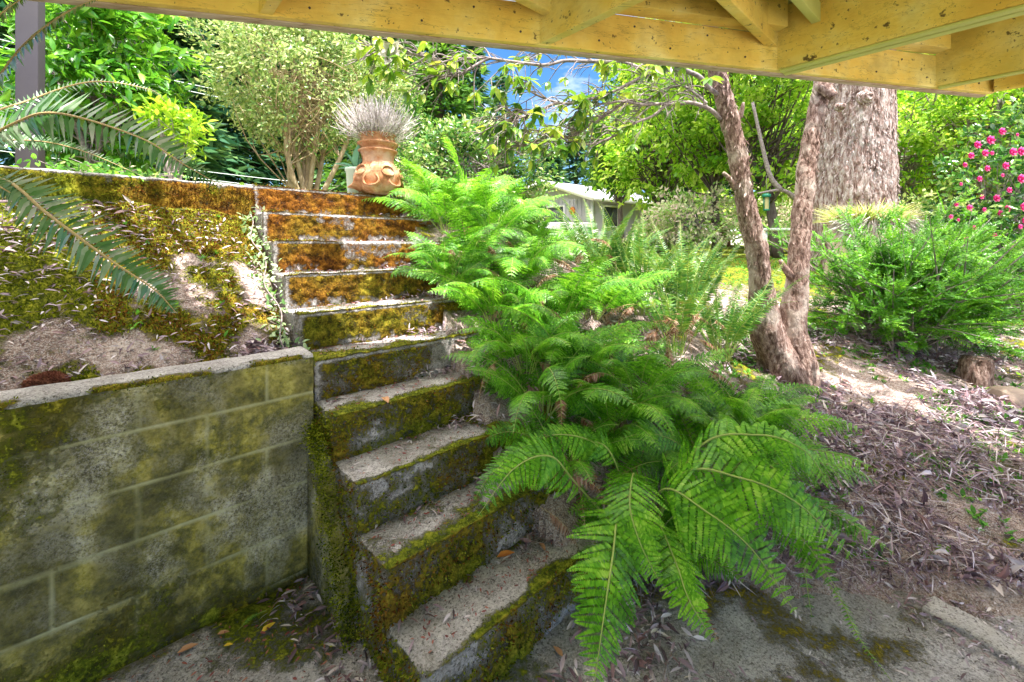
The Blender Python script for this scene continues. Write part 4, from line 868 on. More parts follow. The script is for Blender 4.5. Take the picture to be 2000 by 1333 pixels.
# ------------------------------------------------------------------ pink camellia
p = P(1985, 400, 4.3); cam_root = broad('camellia', 'glossy camellia bush dotted with pink flowers at the right edge', (p[0] + .1, 4.3, .5), p + [.15, 0, -.1], (.8, .6, 1.05), M['camel'], LEAFW, .07, 150, 50, 'shrub', clump_r=.17, seed=160, stem_r=.03)
fl = [(1953, 258), (1905, 284), (1893, 305), (1974, 298), (1990, 297), (1882, 323), (1915, 385), (1942, 388), (1956, 343), (1890, 407), (1855, 424), (1870, 430), (1925, 330), (1963, 408), (1950, 417), (1990, 443), (1998, 432), (1985, 264), (1920, 300), (1865, 400), (1995, 405), (1875, 360), (1910, 350), (1935, 300), (1960, 325), (1900, 445), (1940, 460), (1975, 480), (1885, 470), (1990, 350), (1920, 410), (1968, 372), (1930, 275)]
for i, (a, b_) in enumerate(fl):
    c = P(a, b_, 3.72 + .25 * random.random()); mb = MB(); rr = .034 * random.uniform(.5, 1.4)
    for ring, (n, tl) in enumerate([(7, .1), (6, .6), (5, 1.2)]):
        an = np.arange(n) / n * 6.283 + ring; d = np.stack([np.cos(an), -.25 - tl * .6 + 0 * an, np.sin(an)], -1)
        scatter(mb, leaf_t(.85, .2, -.25), np.tile(c, (n, 1)), d, np.tile([0, -1., 0], (n, 1)), rr * (1.1 - ring * .15))
    mb.build('flower', M['pink'], cam_root)

# ------------------------------------------------------------------ redwood trunk
def rough_trunk(mb, pts, rad, k=64, n=120, amp=.03, seed=1, sc=7, vs=.35, flare=0.):
    pts = spline(pts, n); rad = np.interp(np.linspace(0, 1, n), np.linspace(0, 1, len(rad)), rad); d, X_, Y_ = frames(pts); a = np.arange(k) / k * 2 * math.pi
    dirv = np.cos(a)[None, :, None] * X_[:, None] + np.sin(a)[None, :, None] * Y_[:, None]
    v0 = (pts[:, None] + rad[:, None, None] * dirv).reshape(-1, 3); nz_ = fbm(v0 * [1, 1, vs], sc, 5, seed, .62) - .5
    rid = np.abs(fbm(v0 * [1, 1, vs * .5], sc * 1.7, 3, seed + 5) - .5) * 2
    v = v0 + dirv.reshape(-1, 3) * (nz_ * amp * 2 - rid * amp * .9)[:, None]
    if flare: v = v + dirv.reshape(-1, 3) * (flare * np.exp(-(v0[:, 2] - pts[0, 2]) / .35) * (.6 + .9 * fbm(dirv.reshape(-1, 3), 2.2, 2, seed)))[:, None]
    mb.add(v, grid_faces(n, k, True))
rw = thing('redwood_tree', (P(1665, 500, 6)[0], 6, .85), 'massive shaggy barked redwood trunk behind the forked trunk', 'tree')
mb = MB(); c0 = P(1662, 560, 6.0); rough_trunk(mb, [[c0[0], 6, .7], [P(1664, 350, 6)[0], 6, 2.35], [P(1666, 180, 6)[0], 6, 3.6], [P(1670, -200, 6)[0], 6, 6.3], [P(1670, 0, 6)[0], 6, 13]], [.52, .485, .455, .42, .25], 220, 420, .045, 3, 7, .3)
rw_t = mb.build('trunk', M['redwood_bark'], rw, smooth=True)
mb = MB(); cfy = 6 - .56
for (px, py, r_) in ((1690, 192, .10), (1640, 210, .05)):
    for j in range(3):
        an = np.linspace(0, 6.283, 24); c = P(px, py, cfy + .06); rr = r_ * (1 - .3 * j)
        ring = np.stack([c[0] + rr * np.cos(an) * (1 + .1 * np.sin(3 * an)), np.full(24, c[1] - .03 * j), c[2] + rr * .8 * np.sin(an)], -1); tube(mb, ring, [.018], 7, False)
    mb.build('knot', M['redwood_bark'], rw_t); mb = MB()
# peeling bark strips
mb = MB(); n = 5000; a = rng.uniform(math.pi * .95, math.pi * 2.05, n); z = rng.uniform(.8, 4.3, n); rr = np.interp(z, [.7, 2.35, 3.6, 6.3], [.52, .485, .455, .42]) + .0
cx = np.interp(z, [.7, 2.35, 3.6, 6.3], [c0[0], P(1664, 350, 6)[0], P(1666, 180, 6)[0], P(1670, -200, 6)[0]])
pp = np.stack([cx + np.cos(a) * rr, 6 + np.sin(a) * rr, z], -1); out = np.stack([np.cos(a), np.sin(a), 0 * a], -1)
scatter(mb, KITE, pp - out * .01, nrm(np.stack([rng.normal(size=n) * .3, rng.normal(size=n) * .1, -np.ones(n)], -1) + out * .25), out + rng.normal(size=(n, 3)) * .3, rng.uniform(.03, .09, n), rng.uniform(.01, .024, n)); mb.build('loose_bark', M['redwood_bark'], rw_t)
mb = MB(); n = 9000; q = nrm(rng.normal(size=(n, 3))) * rng.uniform(.3, 1, (n, 1)) ** .5 * [3.2, 3.2, 3.4] + [c0[0] + .6, 7.5, 9.5]; scatter(mb, KITE, q, rdir(n, -.3), rdir(n, 1), rng.uniform(.2, .5, n), rng.uniform(.08, .16, n)); mb.build('crown', M['conifer_m'], rw)

# grass tuft in front of the redwood
gt_ = thing('grass_tuft', P(1700, 430, 5.0), 'tuft of green and straw coloured grass at the redwood base', 'grass tuft')
mb = MB(); c = P(1695, 425, 5.1); n = 1500; a = rng.uniform(0, 6.28, n); rr = rng.uniform(0, .32, n); p0 = np.stack([c[0] + rr * np.cos(a), c[1] + rr * np.sin(a) * .6, np.full(n, c[2] - .12)], -1)
scatter(mb, leaf_t(.06, .02, .45), p0, nrm(np.stack([np.cos(a) * .55, np.sin(a) * .5, rng.uniform(.3, 1.2, n)], -1)), nrm(rng.normal(size=(n, 3)) * .2 + [0, 0, 1]), rng.uniform(.15, .42, n), rng.uniform(.15, .3, n)); mb.build('blades', M['grass'], gt_)
mb = MB(); n = 900; a = rng.uniform(3.1, 6.3, n); rr = rng.uniform(.1, .45, n); p0 = np.stack([c[0] + .05 + rr * np.cos(a), c[1] - .05 + rr * np.sin(a) * .6, np.full(n, c[2] - .06) + rng.normal(size=n) * .04], -1)
scatter(mb, leaf_t(.06, .02, .5), p0, nrm(np.stack([np.cos(a) * .6, np.sin(a) * .5, rng.uniform(-.9, .1, n)], -1)), nrm(rng.normal(size=(n, 3)) * .3 + [0, -1, 1]), rng.uniform(.1, .22, n), rng.uniform(.1, .25, n)); mb.build('dry_blades', M['lav'], gt_)
mb = MB(); lathe(mb, (c[0], c[1], 0), [(.45, .75), (.42, 1.2), (.34, c[2] - .14), (.0, c[2] - .1)], 24, 0, .1); mb.build('mound', M['rock'], gt_, smooth=True)

# ------------------------------------------------------------------ young redwood shrub, built of needle shoots
def shoots(mb, p0, d, L, up, nn=15):
    n = len(p0); x = nrm(np.cross(d, up)); u_ = np.linspace(.08, 1, nn)
    for sg in (-1, 1):
        q = p0[:, None] + d[:, None] * (L[:, None] * u_)[..., None]; dr = nrm(sg * x[:, None] + d[:, None] * .55 + rng.normal(size=(n, nn, 3)) * .15)
        ln = (L[:, None] * .16 * np.sqrt(np.clip(1.05 - u_, 0, 1)) + .012); scatter(mb, KITE, q.reshape(-1, 3), dr.reshape(-1, 3), np.repeat(up, nn, 0) + rng.normal(size=(n * nn, 3)) * .3, ln.ravel(), np.full(n * nn, .0095))
shr = thing('redwood_shrub', gb(P(1790, 600, 3.7)[0], 3.75), 'bushy bright green young redwood growing on the right slope', 'shrub')
cb = np.array(gb(P(1790, 600, 3.7)[0], 3.75)); lf, sm = MB(), MB()
for i in range(210):
    a = random.uniform(0, 6.28); e = R(random.uniform(0, 85)); L = random.uniform(.4, 1.15) * (.85 + .35 * math.cos(e)); d = np.array([math.cos(a) * math.cos(e) * 1.05, math.sin(a) * math.cos(e) * .7, math.sin(e) * 1.05])
    b0 = cb + [random.uniform(-.35, .35), random.uniform(-.2, .2), random.uniform(.0, .35)]
    pl = spline([b0, b0 + d * L * .55 + [0, 0, .06], b0 + d * L + [0, 0, .02]], 10); tube(sm, pl, [.009, .002], 4, False)
    m = 20; w_ = rng.uniform(.3, 1, m); q = pl[np.minimum((w_ * 9).astype(int), 9)]
    dd = nrm(nrm(pl[-1] - pl[-2]) + rng.normal(size=(m, 3)) * .5 + [.12, -.1, -.05]); shoots(lf, q, dd, rng.uniform(.09, .2, m), nrm(rng.normal(size=(m, 3)) * .35 + [0, -.3, 1]), 15)
lf.build('needles', M['redwood_n'], shr); sm.build('stems', M['branch'], shr)

# stump and rock at the right
sb = np.array(gb(P(1905, 770, 3.3)[0], 3.3)); s_t = thing('tree_stump', sb, 'small reddish weathered stump under the redwood shrub', 'stump')
mb = MB(); rough_trunk(mb, [sb - [0, 0, .1], sb + [0, 0, .08], sb + [.02, 0, .2]], [.13, .1, .085], 50, 30, .03, 5, 12, .25); tube(mb, [sb + [.02, 0, .19], sb + [.02, 0, .2]], [.085, .08], 20); mb.build('body', M['rhodo_bark'], s_t, smooth=True)
sb = np.array(gb(P(1990, 830, 2.9)[0], 2.95)); mb = MB(); v, n_, f = rbox(np.array([.11, .09, .08]), .06, .02); v = v + n_ * (fbm(v, 9, 3, 2)[:, None] - .5) * .06; mb.add(v + sb + [0, 0, .03], f); tag(mb.build('rock', M['rock'], smooth=True), 'rounded brown rock at the right edge of the slope', 'rock')
# pale kerb piece bottom right
mb = MB(); a = np.array([1.30 * 1.12, 1.63]); k0, k1 = P(1820, 1195, 1)[:2], None
A_, B_ = P(1880, 1222, F_PX * EYE / (1222 - HZ)), P(2060, 1320, F_PX * EYE / (1320 - HZ)); dv = nrm(B_ - A_); v, n_, f = rbox(np.array([np.linalg.norm(B_ - A_) / 2 + .1, .062, .05]), .012, .02)
axk = np.array([dv, np.cross([0, 0, 1], dv), [0, 0, 1]]); wv = (A_ + B_) / 2 + v @ axk; wv[:, 2] += -.028 + (fbm(wv, 14, 4, 3) - .5) * .03; wv[:, :2] += (fbm(wv, 9, 3, 31)[:, None] - .5) * .03; mb.add(wv, f, moss=sstep(.6, .75, fbm(wv, 6, 4, 8)) * .6)
tag(mb.build('kerb', M['kerb'], smooth=True), 'weathered pale concrete kerb at the edge of the paving', kind='structure')

# ------------------------------------------------------------------ forked rhododendron tree
def flakes(mb, L_, n=700):
    pl = spline(L_, 200); j = rng.integers(5, 190, n); a = rng.uniform(math.pi, 2 * math.pi, n); o_ = np.stack([np.cos(a), np.sin(a), 0 * a], -1)
    scatter(mb, leaf_t(.4, .1, -.15), pl[j] + o_ * .058, nrm(np.stack([rng.normal(size=n) * .25, rng.normal(size=n) * .1, np.ones(n) * np.sign(rng.normal(size=n))], -1) + o_ * .15), o_, rng.uniform(.02, .07, n), rng.uniform(.015, .04, n))
rh = thing('forked_rhododendron', P(1545, 745, 3.1), 'old rhododendron with two leaning mauve barked stems on the slope', 'tree')
Yt = 3.1
def PP(l): return [P(*q) for q in l]
left = PP([(1548, 760, Yt), (1520, 700, Yt), (1497, 640, 3.08), (1487, 560, 3.06), (1476, 480, 3.04), (1456, 400, 3.02), (1440, 300, 3.0), (1422, 220, 2.98), (1402, 150, 2.95), (1390, 60, 2.9), (1360, -80, 2.85)])
right = PP([(1552, 765, Yt + .03), (1556, 700, Yt + .04), (1545, 640, Yt + .05), (1556, 560, 3.15), (1562, 470, 3.17), (1570, 380, 3.2), (1580, 300, 3.22), (1596, 215, 3.25), (1608, 165, 3.27), (1600, 60, 3.3), (1590, -100, 3.3)])
mb = MB(); rough_trunk(mb, left, [.105, .09, .095, .07, .068, .062, .064, .06, .055, .045, .04], 64, 420, .02, 11, 13, .3, .06); flakes(mb, left)
tk = mb.build('stem', M['rhodo_bark'], rh, smooth=True)
mb = MB(); rough_trunk(mb, right, [.11, .092, .08, .073, .07, .067, .064, .06, .062, .045, .04], 64, 420, .02, 14, 13, .3, .06); flakes(mb, right)
tk2 = mb.build('stem', M['rhodo_bark'], rh, smooth=True)
mb = MB()
for l, r_ in [([(1436, 370, 3.0), (1425, 350, 2.97), (1413, 338, 2.95)], (.022, .012)), ([(1600, 165, 3.2), (1618, 180, 3.16), (1628, 190, 3.14)], (.045, .035)), ([(1545, 540, 3.12), (1530, 520, 3.1), (1524, 508, 3.1)], (.03, .012)), ([(1445, 230, 3.0), (1450, 210, 2.98), (1452, 200, 2.97)], (.02, .008))]:
    mb = MB(); tube(mb, spline(PP(l), 6), r_, 10); mb.build('branch_stub', M['rhodo_bark'], rh, smooth=True)
# limbs, twigs and leaf whorls
mains = [[(1408, 235, 2.97), (1370, 205, 2.9), (1300, 205, 2.8), (1220, 196, 2.7), (1130, 215, 2.6)], [(1405, 185, 2.95), (1350, 142, 2.85), (1270, 148, 2.75), (1180, 185, 2.65), (1090, 200, 2.55), (1020, 170, 2.5)],
         [(1300, 205, 2.8), (1240, 250, 2.75), (1160, 280, 2.7), (1080, 276, 2.6), (1000, 290, 2.55)], [(1350, 142, 2.85), (1280, 115, 2.7), (1180, 125, 2.6), (1080, 125, 2.5), (960, 115, 2.45), (860, 125, 2.4)],
         [(960, 115, 2.45), (900, 140, 2.4), (850, 145, 2.4)], [(860, 125, 2.4), (800, 110, 2.35), (730, 105, 2.35)], [(1270, 148, 2.75), (1200, 110, 2.8), (1100, 100, 2.85), (1000, 60, 2.9)],
         [(1380, 200, 2.9), (1340, 165, 2.95), (1290, 180, 3.0), (1230, 230, 3.05)], [(1220, 196, 2.7), (1170, 240, 2.75), (1130, 262, 2.7), (1085, 268, 2.65)], [(1090, 200, 2.55), (1030, 230, 2.5), (985, 250, 2.45)]]
rg = random.Random(5); tw = MB(); lv = MB(); tips = []
def whorl(p, d, n=7, L=.1):
    a = np.arange(n) / n * 6.283 + rg.random() * 6; d = nrm(d); x = nrm(np.cross(d, [.3, .2, 1])); y = np.cross(d, x)
    dd = nrm(np.cos(a)[:, None] * x + np.sin(a)[:, None] * y + d * .35 + np.array([0, 0, -.75]) + rng.normal(size=(n, 3)) * .15); scatter(lv, leaf_t(.46, .12, .12), np.tile(p, (n, 1)), dd, np.tile([0, 0, 1.], (n, 1)) + rng.normal(size=(n, 3)) * .3, rng.uniform(.7, 1.15, n) * L)
for i, l in enumerate(mains):
    pl = spline(PP(l), 40); pl += np.stack([vnoise(pl, 6, 1), vnoise(pl, 6, 2), vnoise(pl, 6, 3)], -1) * .06 - .03; tube(tw, pl, [.017 if i in (0, 1, 3) else .010, .005], 6, False)
    for j in range(7, 40, 2 if i not in (4, 5) else 4):
        for r_ in range(2 if j % 4 else 1):
            d = nrm(nrm(pl[j] - pl[j - 1]) * .7 + np.array([rg.uniform(-1, .4), rg.uniform(-.8, .6), rg.uniform(-.8, .8)])); L = rg.uniform(.1, .26); e = pl[j] + d * L + [0, 0, -.02]
            sl = spline([pl[j], pl[j] + d * L * .5 + np.array([rg.uniform(-.03, .03), 0, rg.uniform(-.01, .04)]), e], 7); tube(tw, sl, [.0045, .0022], 4, False)
            if rg.random() < .44: whorl(e, d, rg.randint(4, 7), .085)
            for q in range(rg.randint(1, 2)):
                d2 = nrm(d + np.array([rg.uniform(-1, 1), rg.uniform(-.6, .6), rg.uniform(-1, .8)])); e2 = sl[4] + d2 * rg.uniform(.06, .16); tube(tw, spline([sl[4], (sl[4] + e2) / 2 + [0, 0, .01], e2], 5), [.003, .0015], 4, False)
                if rg.random() < .12: whorl(e2, d2, rg.randint(3, 6), .075)
    whorl(pl[-1], pl[-1] - pl[-2])
tw.build('branches', M['branch'], rh, smooth=True); lv.build('leaves', M['rhodo'], rh)
# after the flower, unseen limbs and leaves added overhead to cast dappled shade
mb = MB(); fw = MB(); c = P(768, 108, 2.32)
for ring, (n, tl, L) in enumerate([(6, .25, .085), (5, 1.0, .07)]):
    an = np.arange(n) / n * 6.283 + ring; d = np.stack([np.cos(an), -.25 - tl * .4 + 0 * an, np.sin(an) - .25], -1); scatter(fw, leaf_t(.62, .35, -.2), np.tile(c, (n, 1)), d, np.tile([0, -1., .2], (n, 1)), L)
fw.build('flower', M['petal'], rh)
def caster(G0, G1, zc, rad, nl, spread):
    k_ = np.array([.30, -.24, 1.0]); G0, G1 = np.array(G0, float), np.array(G1, float); a_, b_ = G0 + k_ * (zc - G0[2]), G1 + k_ * (zc - G1[2]); pl = spline([a_, (a_ + b_) / 2 + rng.normal(size=3) * .08, b_], 20)
    tb_ = MB(); tube(tb_, pl, [rad, rad * .5], 6); tb_.build('limb', M['branch'], rh)  # unseen limb added to throw a shadow streak on the ground
    if nl: j = rng.integers(0, 20, nl); q_ = np.repeat(pl[j] + rng.normal(size=(nl, 3)) * spread, 7, 0); scatter(caster_leaves, leaf_t(.4, .12, .12), q_ + rng.normal(size=q_.shape) * .02, rdir(len(q_), -.4), rdir(len(q_), 1.2), rng.uniform(.07, .12, len(q_)))
caster_leaves = MB()
for t_, rad in ((-.22, .035), (-.5, .06), (-.78, .03), (-1.1, .05), (-1.5, .04)):
    caster(st(2.3, t_ - .35, 1.75), st(1.0, t_ + .1, .85), 3.4 + rng.uniform(-.2, .3), rad, 9, .09)
for dx_, rad in ((0, .05), (.32, .07), (.62, .05), (.95, .08), (1.3, .06), (1.7, .07)):
    caster((2.0 + dx_, 3.5 + .1 * dx_, .5), (2.7 + dx_, 2.2, .2), 3.5 + rng.uniform(-.2, .3), rad, 7, .07)
caster_leaves.build('leaves', M['rhodo'], rh)  # unseen leaves added along the shadow-casting limbs to break up the sun
cn = np.array([4.1, 1.9, 4.3]); mb = MB()
for i in range(60):
    q0 = cn + nrm(rng.normal(size=3)) * rng.uniform(.2, 1) * [1.7, 1.1, .5]; n = 12; scatter(mb, leaf_t(.34, .15, .15), q0 + rng.normal(size=(n, 3)) * .1, rdir(n, -.3), rdir(n, 1.2), rng.uniform(.08, .13, n))
mb.build('leaves', M['rhodo'], rh)  # unseen leaf cluster added high at right to dapple the slope
lv = MB()
for q in ((735, 95), (745, 130), (800, 120), (715, 110), (770, 145)): whorl(P(*q, 2.36), np.array([rg.uniform(-1, 1), -.5, .3]), 6, .085)
lv.build('leaves', M['lime'], rh)

# ------------------------------------------------------------------ terracotta urn, lavender, green pot, agave
UB = P(745, 392, 3.0); UB[2] = 1.8; ub = st(2.16, .83, 1.8)
Yu = ub[1]; cu = np.array([P(738, 400, Yu)[0], Yu, 1.812])
sc_ = Yu / F_PX   # metres per photograph pixel
urn = thing('terracotta_urn', cu, 'terracotta strawberry urn with scalloped pockets on the top step', 'urn')
mb = MB(); pr = [(0.0, 0), (22, 0), (30, 4), (40, 14), (46, 28), (46, 40), (41, 52), (34, 62), (30, 68), (30, 78), (33, 88), (37, 92), (37, 95), (32, 96), (31, 99), (34, 104), (38, 108), (38, 111), (33, 112), (33, 120), (36, 127), (36, 129), (33, 128), (31, 120), (0.01, 119)]
prs = np.array(pr, float) * sc_ * [1, .9]; k = 56
lathe(mb, cu, spline(np.c_[prs, np.zeros(len(prs))], 110)[:, :2] * 1., k, 0, .008)
bd = mb.build('body', M['terracotta'], urn, smooth=True)
for (az, hz_, rr) in [(-118, 52, 12), (-48, 50, 12), (0, 48, 12), (-175, 46, 12), (-88, 30, 14), (-150, 28, 13), (-32, 30, 13), (60, 50, 13), (120, 50, 13), (180, 24, 14), (30, 25, 14)]:
    a = R(az); rb = np.interp(hz_, [0, 14, 28, 40, 52, 62], [24, 40, 46, 46, 41, 34]); d = np.array([math.cos(a), math.sin(a), .2]); d /= np.linalg.norm(d)
    o = cu + np.array([math.cos(a) * rb * .86, math.sin(a) * rb * .86, hz_ * .9 - 5]) * [sc_, sc_, sc_]; x = nrm(np.cross(d, [0, 0, 1])); y = np.cross(x, d)
    an = np.arange(20) / 20 * 6.283; rows = []
    for (w0, e) in ((1.5, -9), (1.25, -2), (1.1, 4), (1.12, 8), (.96, 9), (.86, 3), (.8, -3)):
        lip = np.clip(np.sin(an), 0, 1) ** 2 * (6 if e > 4 and w0 > .8 else 0)
        rows.append(o + (np.cos(an)[:, None] * x + np.sin(an)[:, None] * -y * .85) * rr * w0 * sc_ + d * ((e + lip) * sc_)[:, None])
    mp_ = MB(); mp_.add(np.concatenate(rows), grid_faces(7, 20, True)); mp_.add(rows[-1], np.arange(20)[None], 1); mp_.build('pocket', [M['terracotta'], M['soil']], urn, smooth=True)
top = cu + [0, 0, 108 * sc_]
lav = thing('lavender_plant', top, 'dried silvery lavender growing in the terracotta urn', 'plant')
mb = MB(); n = 640; a = rng.uniform(0, 6.28, n); sp_ = rng.uniform(0, 1, n) ** .7
for i in range(n):
    d = np.array([math.cos(a[i]) * sp_[i] * 1.0, math.sin(a[i]) * sp_[i] * .9, .35 + (1 - sp_[i]) * .9]) + rng.normal(size=3) * .13; d /= np.linalg.norm(d); L = rng.uniform(.12, .36); b0 = top + [math.cos(a[i]) * .05, math.sin(a[i]) * .05, 0]
    tube(mb, spline([b0, b0 + d * L * .55 + rng.normal(size=3) * .022 - [0, 0, .015 * sp_[i]], b0 + d * L + [0, 0, .045 * sp_[i]] + rng.normal(size=3) * .012], 5), [.003, .0018], 3, False)
n = 2600; an = rng.uniform(0, 6.28, n); q = nrm(rng.normal(size=(n, 3)) + [0, 0, .5]) * rng.uniform(.3, 1, (n, 1)) * [.27, .24, .24] + top + [0, 0, .02]; q = q[(q[:, 2] > top[2] + .01)]; n = len(q); scatter(mb, KITE, q, nrm(q - top + rng.normal(size=(n, 3)) * .16), rdir(n), rng.uniform(.02, .05, n), rng.uniform(.003, .006, n))
mb.build('dry_stems', M['lav'], lav)
mb = MB(); n = 1800; q = nrm(rng.normal(size=(n, 3)) + [0, 0, .2]) * rng.uniform(.3, 1, (n, 1)) * [.19, .17, .12] + top + [0, -.01, .03]; scatter(mb, KITE, q, nrm(q - top + rng.normal(size=(n, 3)) * .05), rdir(n), rng.uniform(.02, .045, n), rng.uniform(.003, .006, n)); mb.build('leaves', M['lav_g'], lav)
cg = st(2.32, .62, 1.8); Yg = cg[1]; cg = np.array([P(697, 380, Yg)[0], Yg, 1.79]); s2 = Yg / F_PX
pot = thing('plant_pot', cg, 'pale green plastic pot behind the terracotta urn', 'pot'); mb = MB(); lathe(mb, cg, np.array([(0, 0), (16, 0), (17, 2), (20, 50), (22, 51), (22.5, 56), (20, 57), (19, 52), (0, 50)]) * s2, 36); mb.build('body', M['potgreen'], pot, smooth=True)
mb = MB(); lathe(mb, cg + [0, 0, 51 * s2], [(20 * s2, 0), (0.001, .006)], 24); mb.build('soil', M['soil'], pot)
ag = thing('agave', cg + [0, 0, .2], 'blue green agave in the pale green pot', 'plant'); mb = MB()
for i, (dx, dy, dz, L, wd) in enumerate([(.15, -.2, 1, .22, .3), (-.9, -.3, .5, .17, .16), (-.8, -.6, .25, .13, .16), (-.5, -.1, .9, .17, .18), (.5, .2, .9, .18, .28), (.8, 0, .5, .13, .2), (-1, .1, .1, .12, .14), (.3, .6, .7, .16, .25), (-.2, .8, .6, .16, .2), (-.3, -.9, .4, .1, .2)]):
    v, f = leaf_t(wd, .35, .25 if dz < .6 else .05); v = v.copy(); scatter(mb, (v, f), [cg + [0, 0, 52 * s2]], [[dx, dy, dz]], [[-dx * .4, -.6, .6]], L)
    scatter(mb, (v + [0, 0, -.03], f[:, ::-1]), [cg + [0, 0, 52 * s2]], [[dx, dy, dz]], [[-dx * .4, -.6, .6]], L)
mb.build('leaves', M['agave'], ag)

# ------------------------------------------------------------------ ivy along the left edge of the stairs
iv = MB(); n = 330; ss = rng.uniform(1.05, 2.02, n); tt = -.05 + rng.normal(size=n) * .03; a = st(0, 0)[:, 0]; x = a[0] + U[0] * ss + V[0] * tt; y = a[1] + U[1] * ss + V[1] * tt
pz = Hn(x, y) + .02 + rng.uniform(0, .04, n); pz = np.where(tt > -.03, .87 + .79 * (ss - 1.09) + .05, pz)
scatter(iv, LEAFW, np.stack([x, y, pz], -1), rdir(n, -.1), nrm(rng.normal(size=(n, 3)) * .4 + [.2, -.6, 1]), rng.uniform(.02, .038, n)); m_ivy = foliage('ivy_leaf', [(.1, .24, .06), (.3, .44, .2), (.5, .6, .38)], .35, .25, .5, 8)
ivr = thing('ivy_vine', st(1.5, -.05, 1.2), 'small pale ivy creeping up the left edge of the steps', 'vine'); iv.build('leaves', m_ivy, ivr)
mb = MB(); ln = [st(s_, -.055 + .02 * math.sin(s_ * 20), 0) for s_ in np.linspace(1.05, 2.0, 30)]; ln = np.array(ln); ln[:, 2] = .87 + .79 * (np.linspace(1.05, 2.0, 30) - 1.09) + .02; tube(mb, ln, [.004, .003], 5, False); mb.build('stem', M['branch'], ivr)
for i, (px, py, Y, lab) in enumerate([(150, 300, 2.35, 'low green plants growing over the top of the garden wall at left'), (250, 318, 2.55, 'short leafy sprigs on the wall top left of the steps')]):
    c = P(px, py, Y); c[2] = 1.79; root = thing('wall_top_plant', c, lab, 'plant'); n = 170; q = c + rng.normal(size=(n, 3)) * [.16, .07, .03] + [0, 0, .03]
    q = q + nrm(np.array([-V[0], -V[1], 0]))[None] * rng.uniform(-.15, .15, n)[:, None]; mb = MB(); scatter(mb, LEAFW, q, rdir(n, .2), rdir(n, 1.2), rng.uniform(.025, .055, n)); mb.build('leaves', M['weed'] if i == 0 else M['laurel'], root)
    mb = MB()
    for k in range(14): tube(mb, [[c[0], c[1], 1.795], q[k] + [0, 0, .03]], [.0022, .0015], 4)
    tube(mb, [[c[0], c[1], 1.79], [c[0], c[1], 1.812]], [.008, .005], 6); mb.build('stems', M['branch'], root)
# reddish moss clump on the bank
c = st(1.14, -.83, .93); n = 2500; q = nrm(rng.normal(size=(n, 3)) + [0, 0, .4]) * [.055, .05, .035]; mb = MB(); tufts(mb, c + q, nrm(q), .012, .6); m_ball = foliage('reddish_moss', [(.08, .03, .02), (.2, .08, .05), (.3, .13, .08)], .9, .2, .1, 20)
v, n_, f = rbox(np.array([.05, .045, .03]), .028, .01); mb.add(c + v, f); tag(mb.build('moss_clump', m_ball), 'reddish brown round moss clump on the bank above the wall', 'moss clump')

# ------------------------------------------------------------------ grey post
pc = P(38, 300, 2.6); pst = thing('grey_post', (pc[0], 2.62, 1.72), 'square dark grey post standing on the terrace at the left', 'post')
mb = MB(); box(mb, (pc[0], 2.66, 1.72 + 1.0), .1, .1, 2.0, [[math.cos(.5), math.sin(.5), 0], [-math.sin(.5), math.cos(.5), 0], [0, 0, 1]], .006); mb.build('shaft', M['post'], pst)
mb = MB(); box(mb, (pc[0], 2.66, 1.78), .2, .2, .12, [[math.cos(.5), math.sin(.5), 0], [-math.sin(.5), math.cos(.5), 0], [0, 0, 1]], .01); mb.build('base_block', M['rawwood'], pst)

# ------------------------------------------------------------------ power lines
for i, (a, b_, lab) in enumerate([((330, 140), (860, 350), 'upper grey power line left of the pale stems'), ((300, 118), (900, 300), 'topmost thin power line across the dark conifers'), ((280, 313), (700, 362), 'upper of the low power lines behind the top step'), ((280, 328), (700, 378), 'lowest power line just above the top step')][0:4]):
    Y = 13.; p0, p1 = P(a[0] - 300, a[1] - 300 * (b_[1] - a[1]) / (b_[0] - a[0]), Y), P(b_[0] + 200, b_[1] + 200 * (b_[1] - a[1]) / (b_[0] - a[0]), Y + 3)
    if i < 2: p0, p1 = P(380 - 600, 155 - 600 * .22 + i * 14, Y), P(430 + 400, 170 + 400 * .22 + i * 14, Y)
    pm = (p0 + p1) / 2 - [0, 0, .15]; mb = MB(); tube(mb, spline([p0, pm, p1], 24), [.012], 5); tag(mb.build('power_line', M['wire']), lab, 'power line', 'power lines')

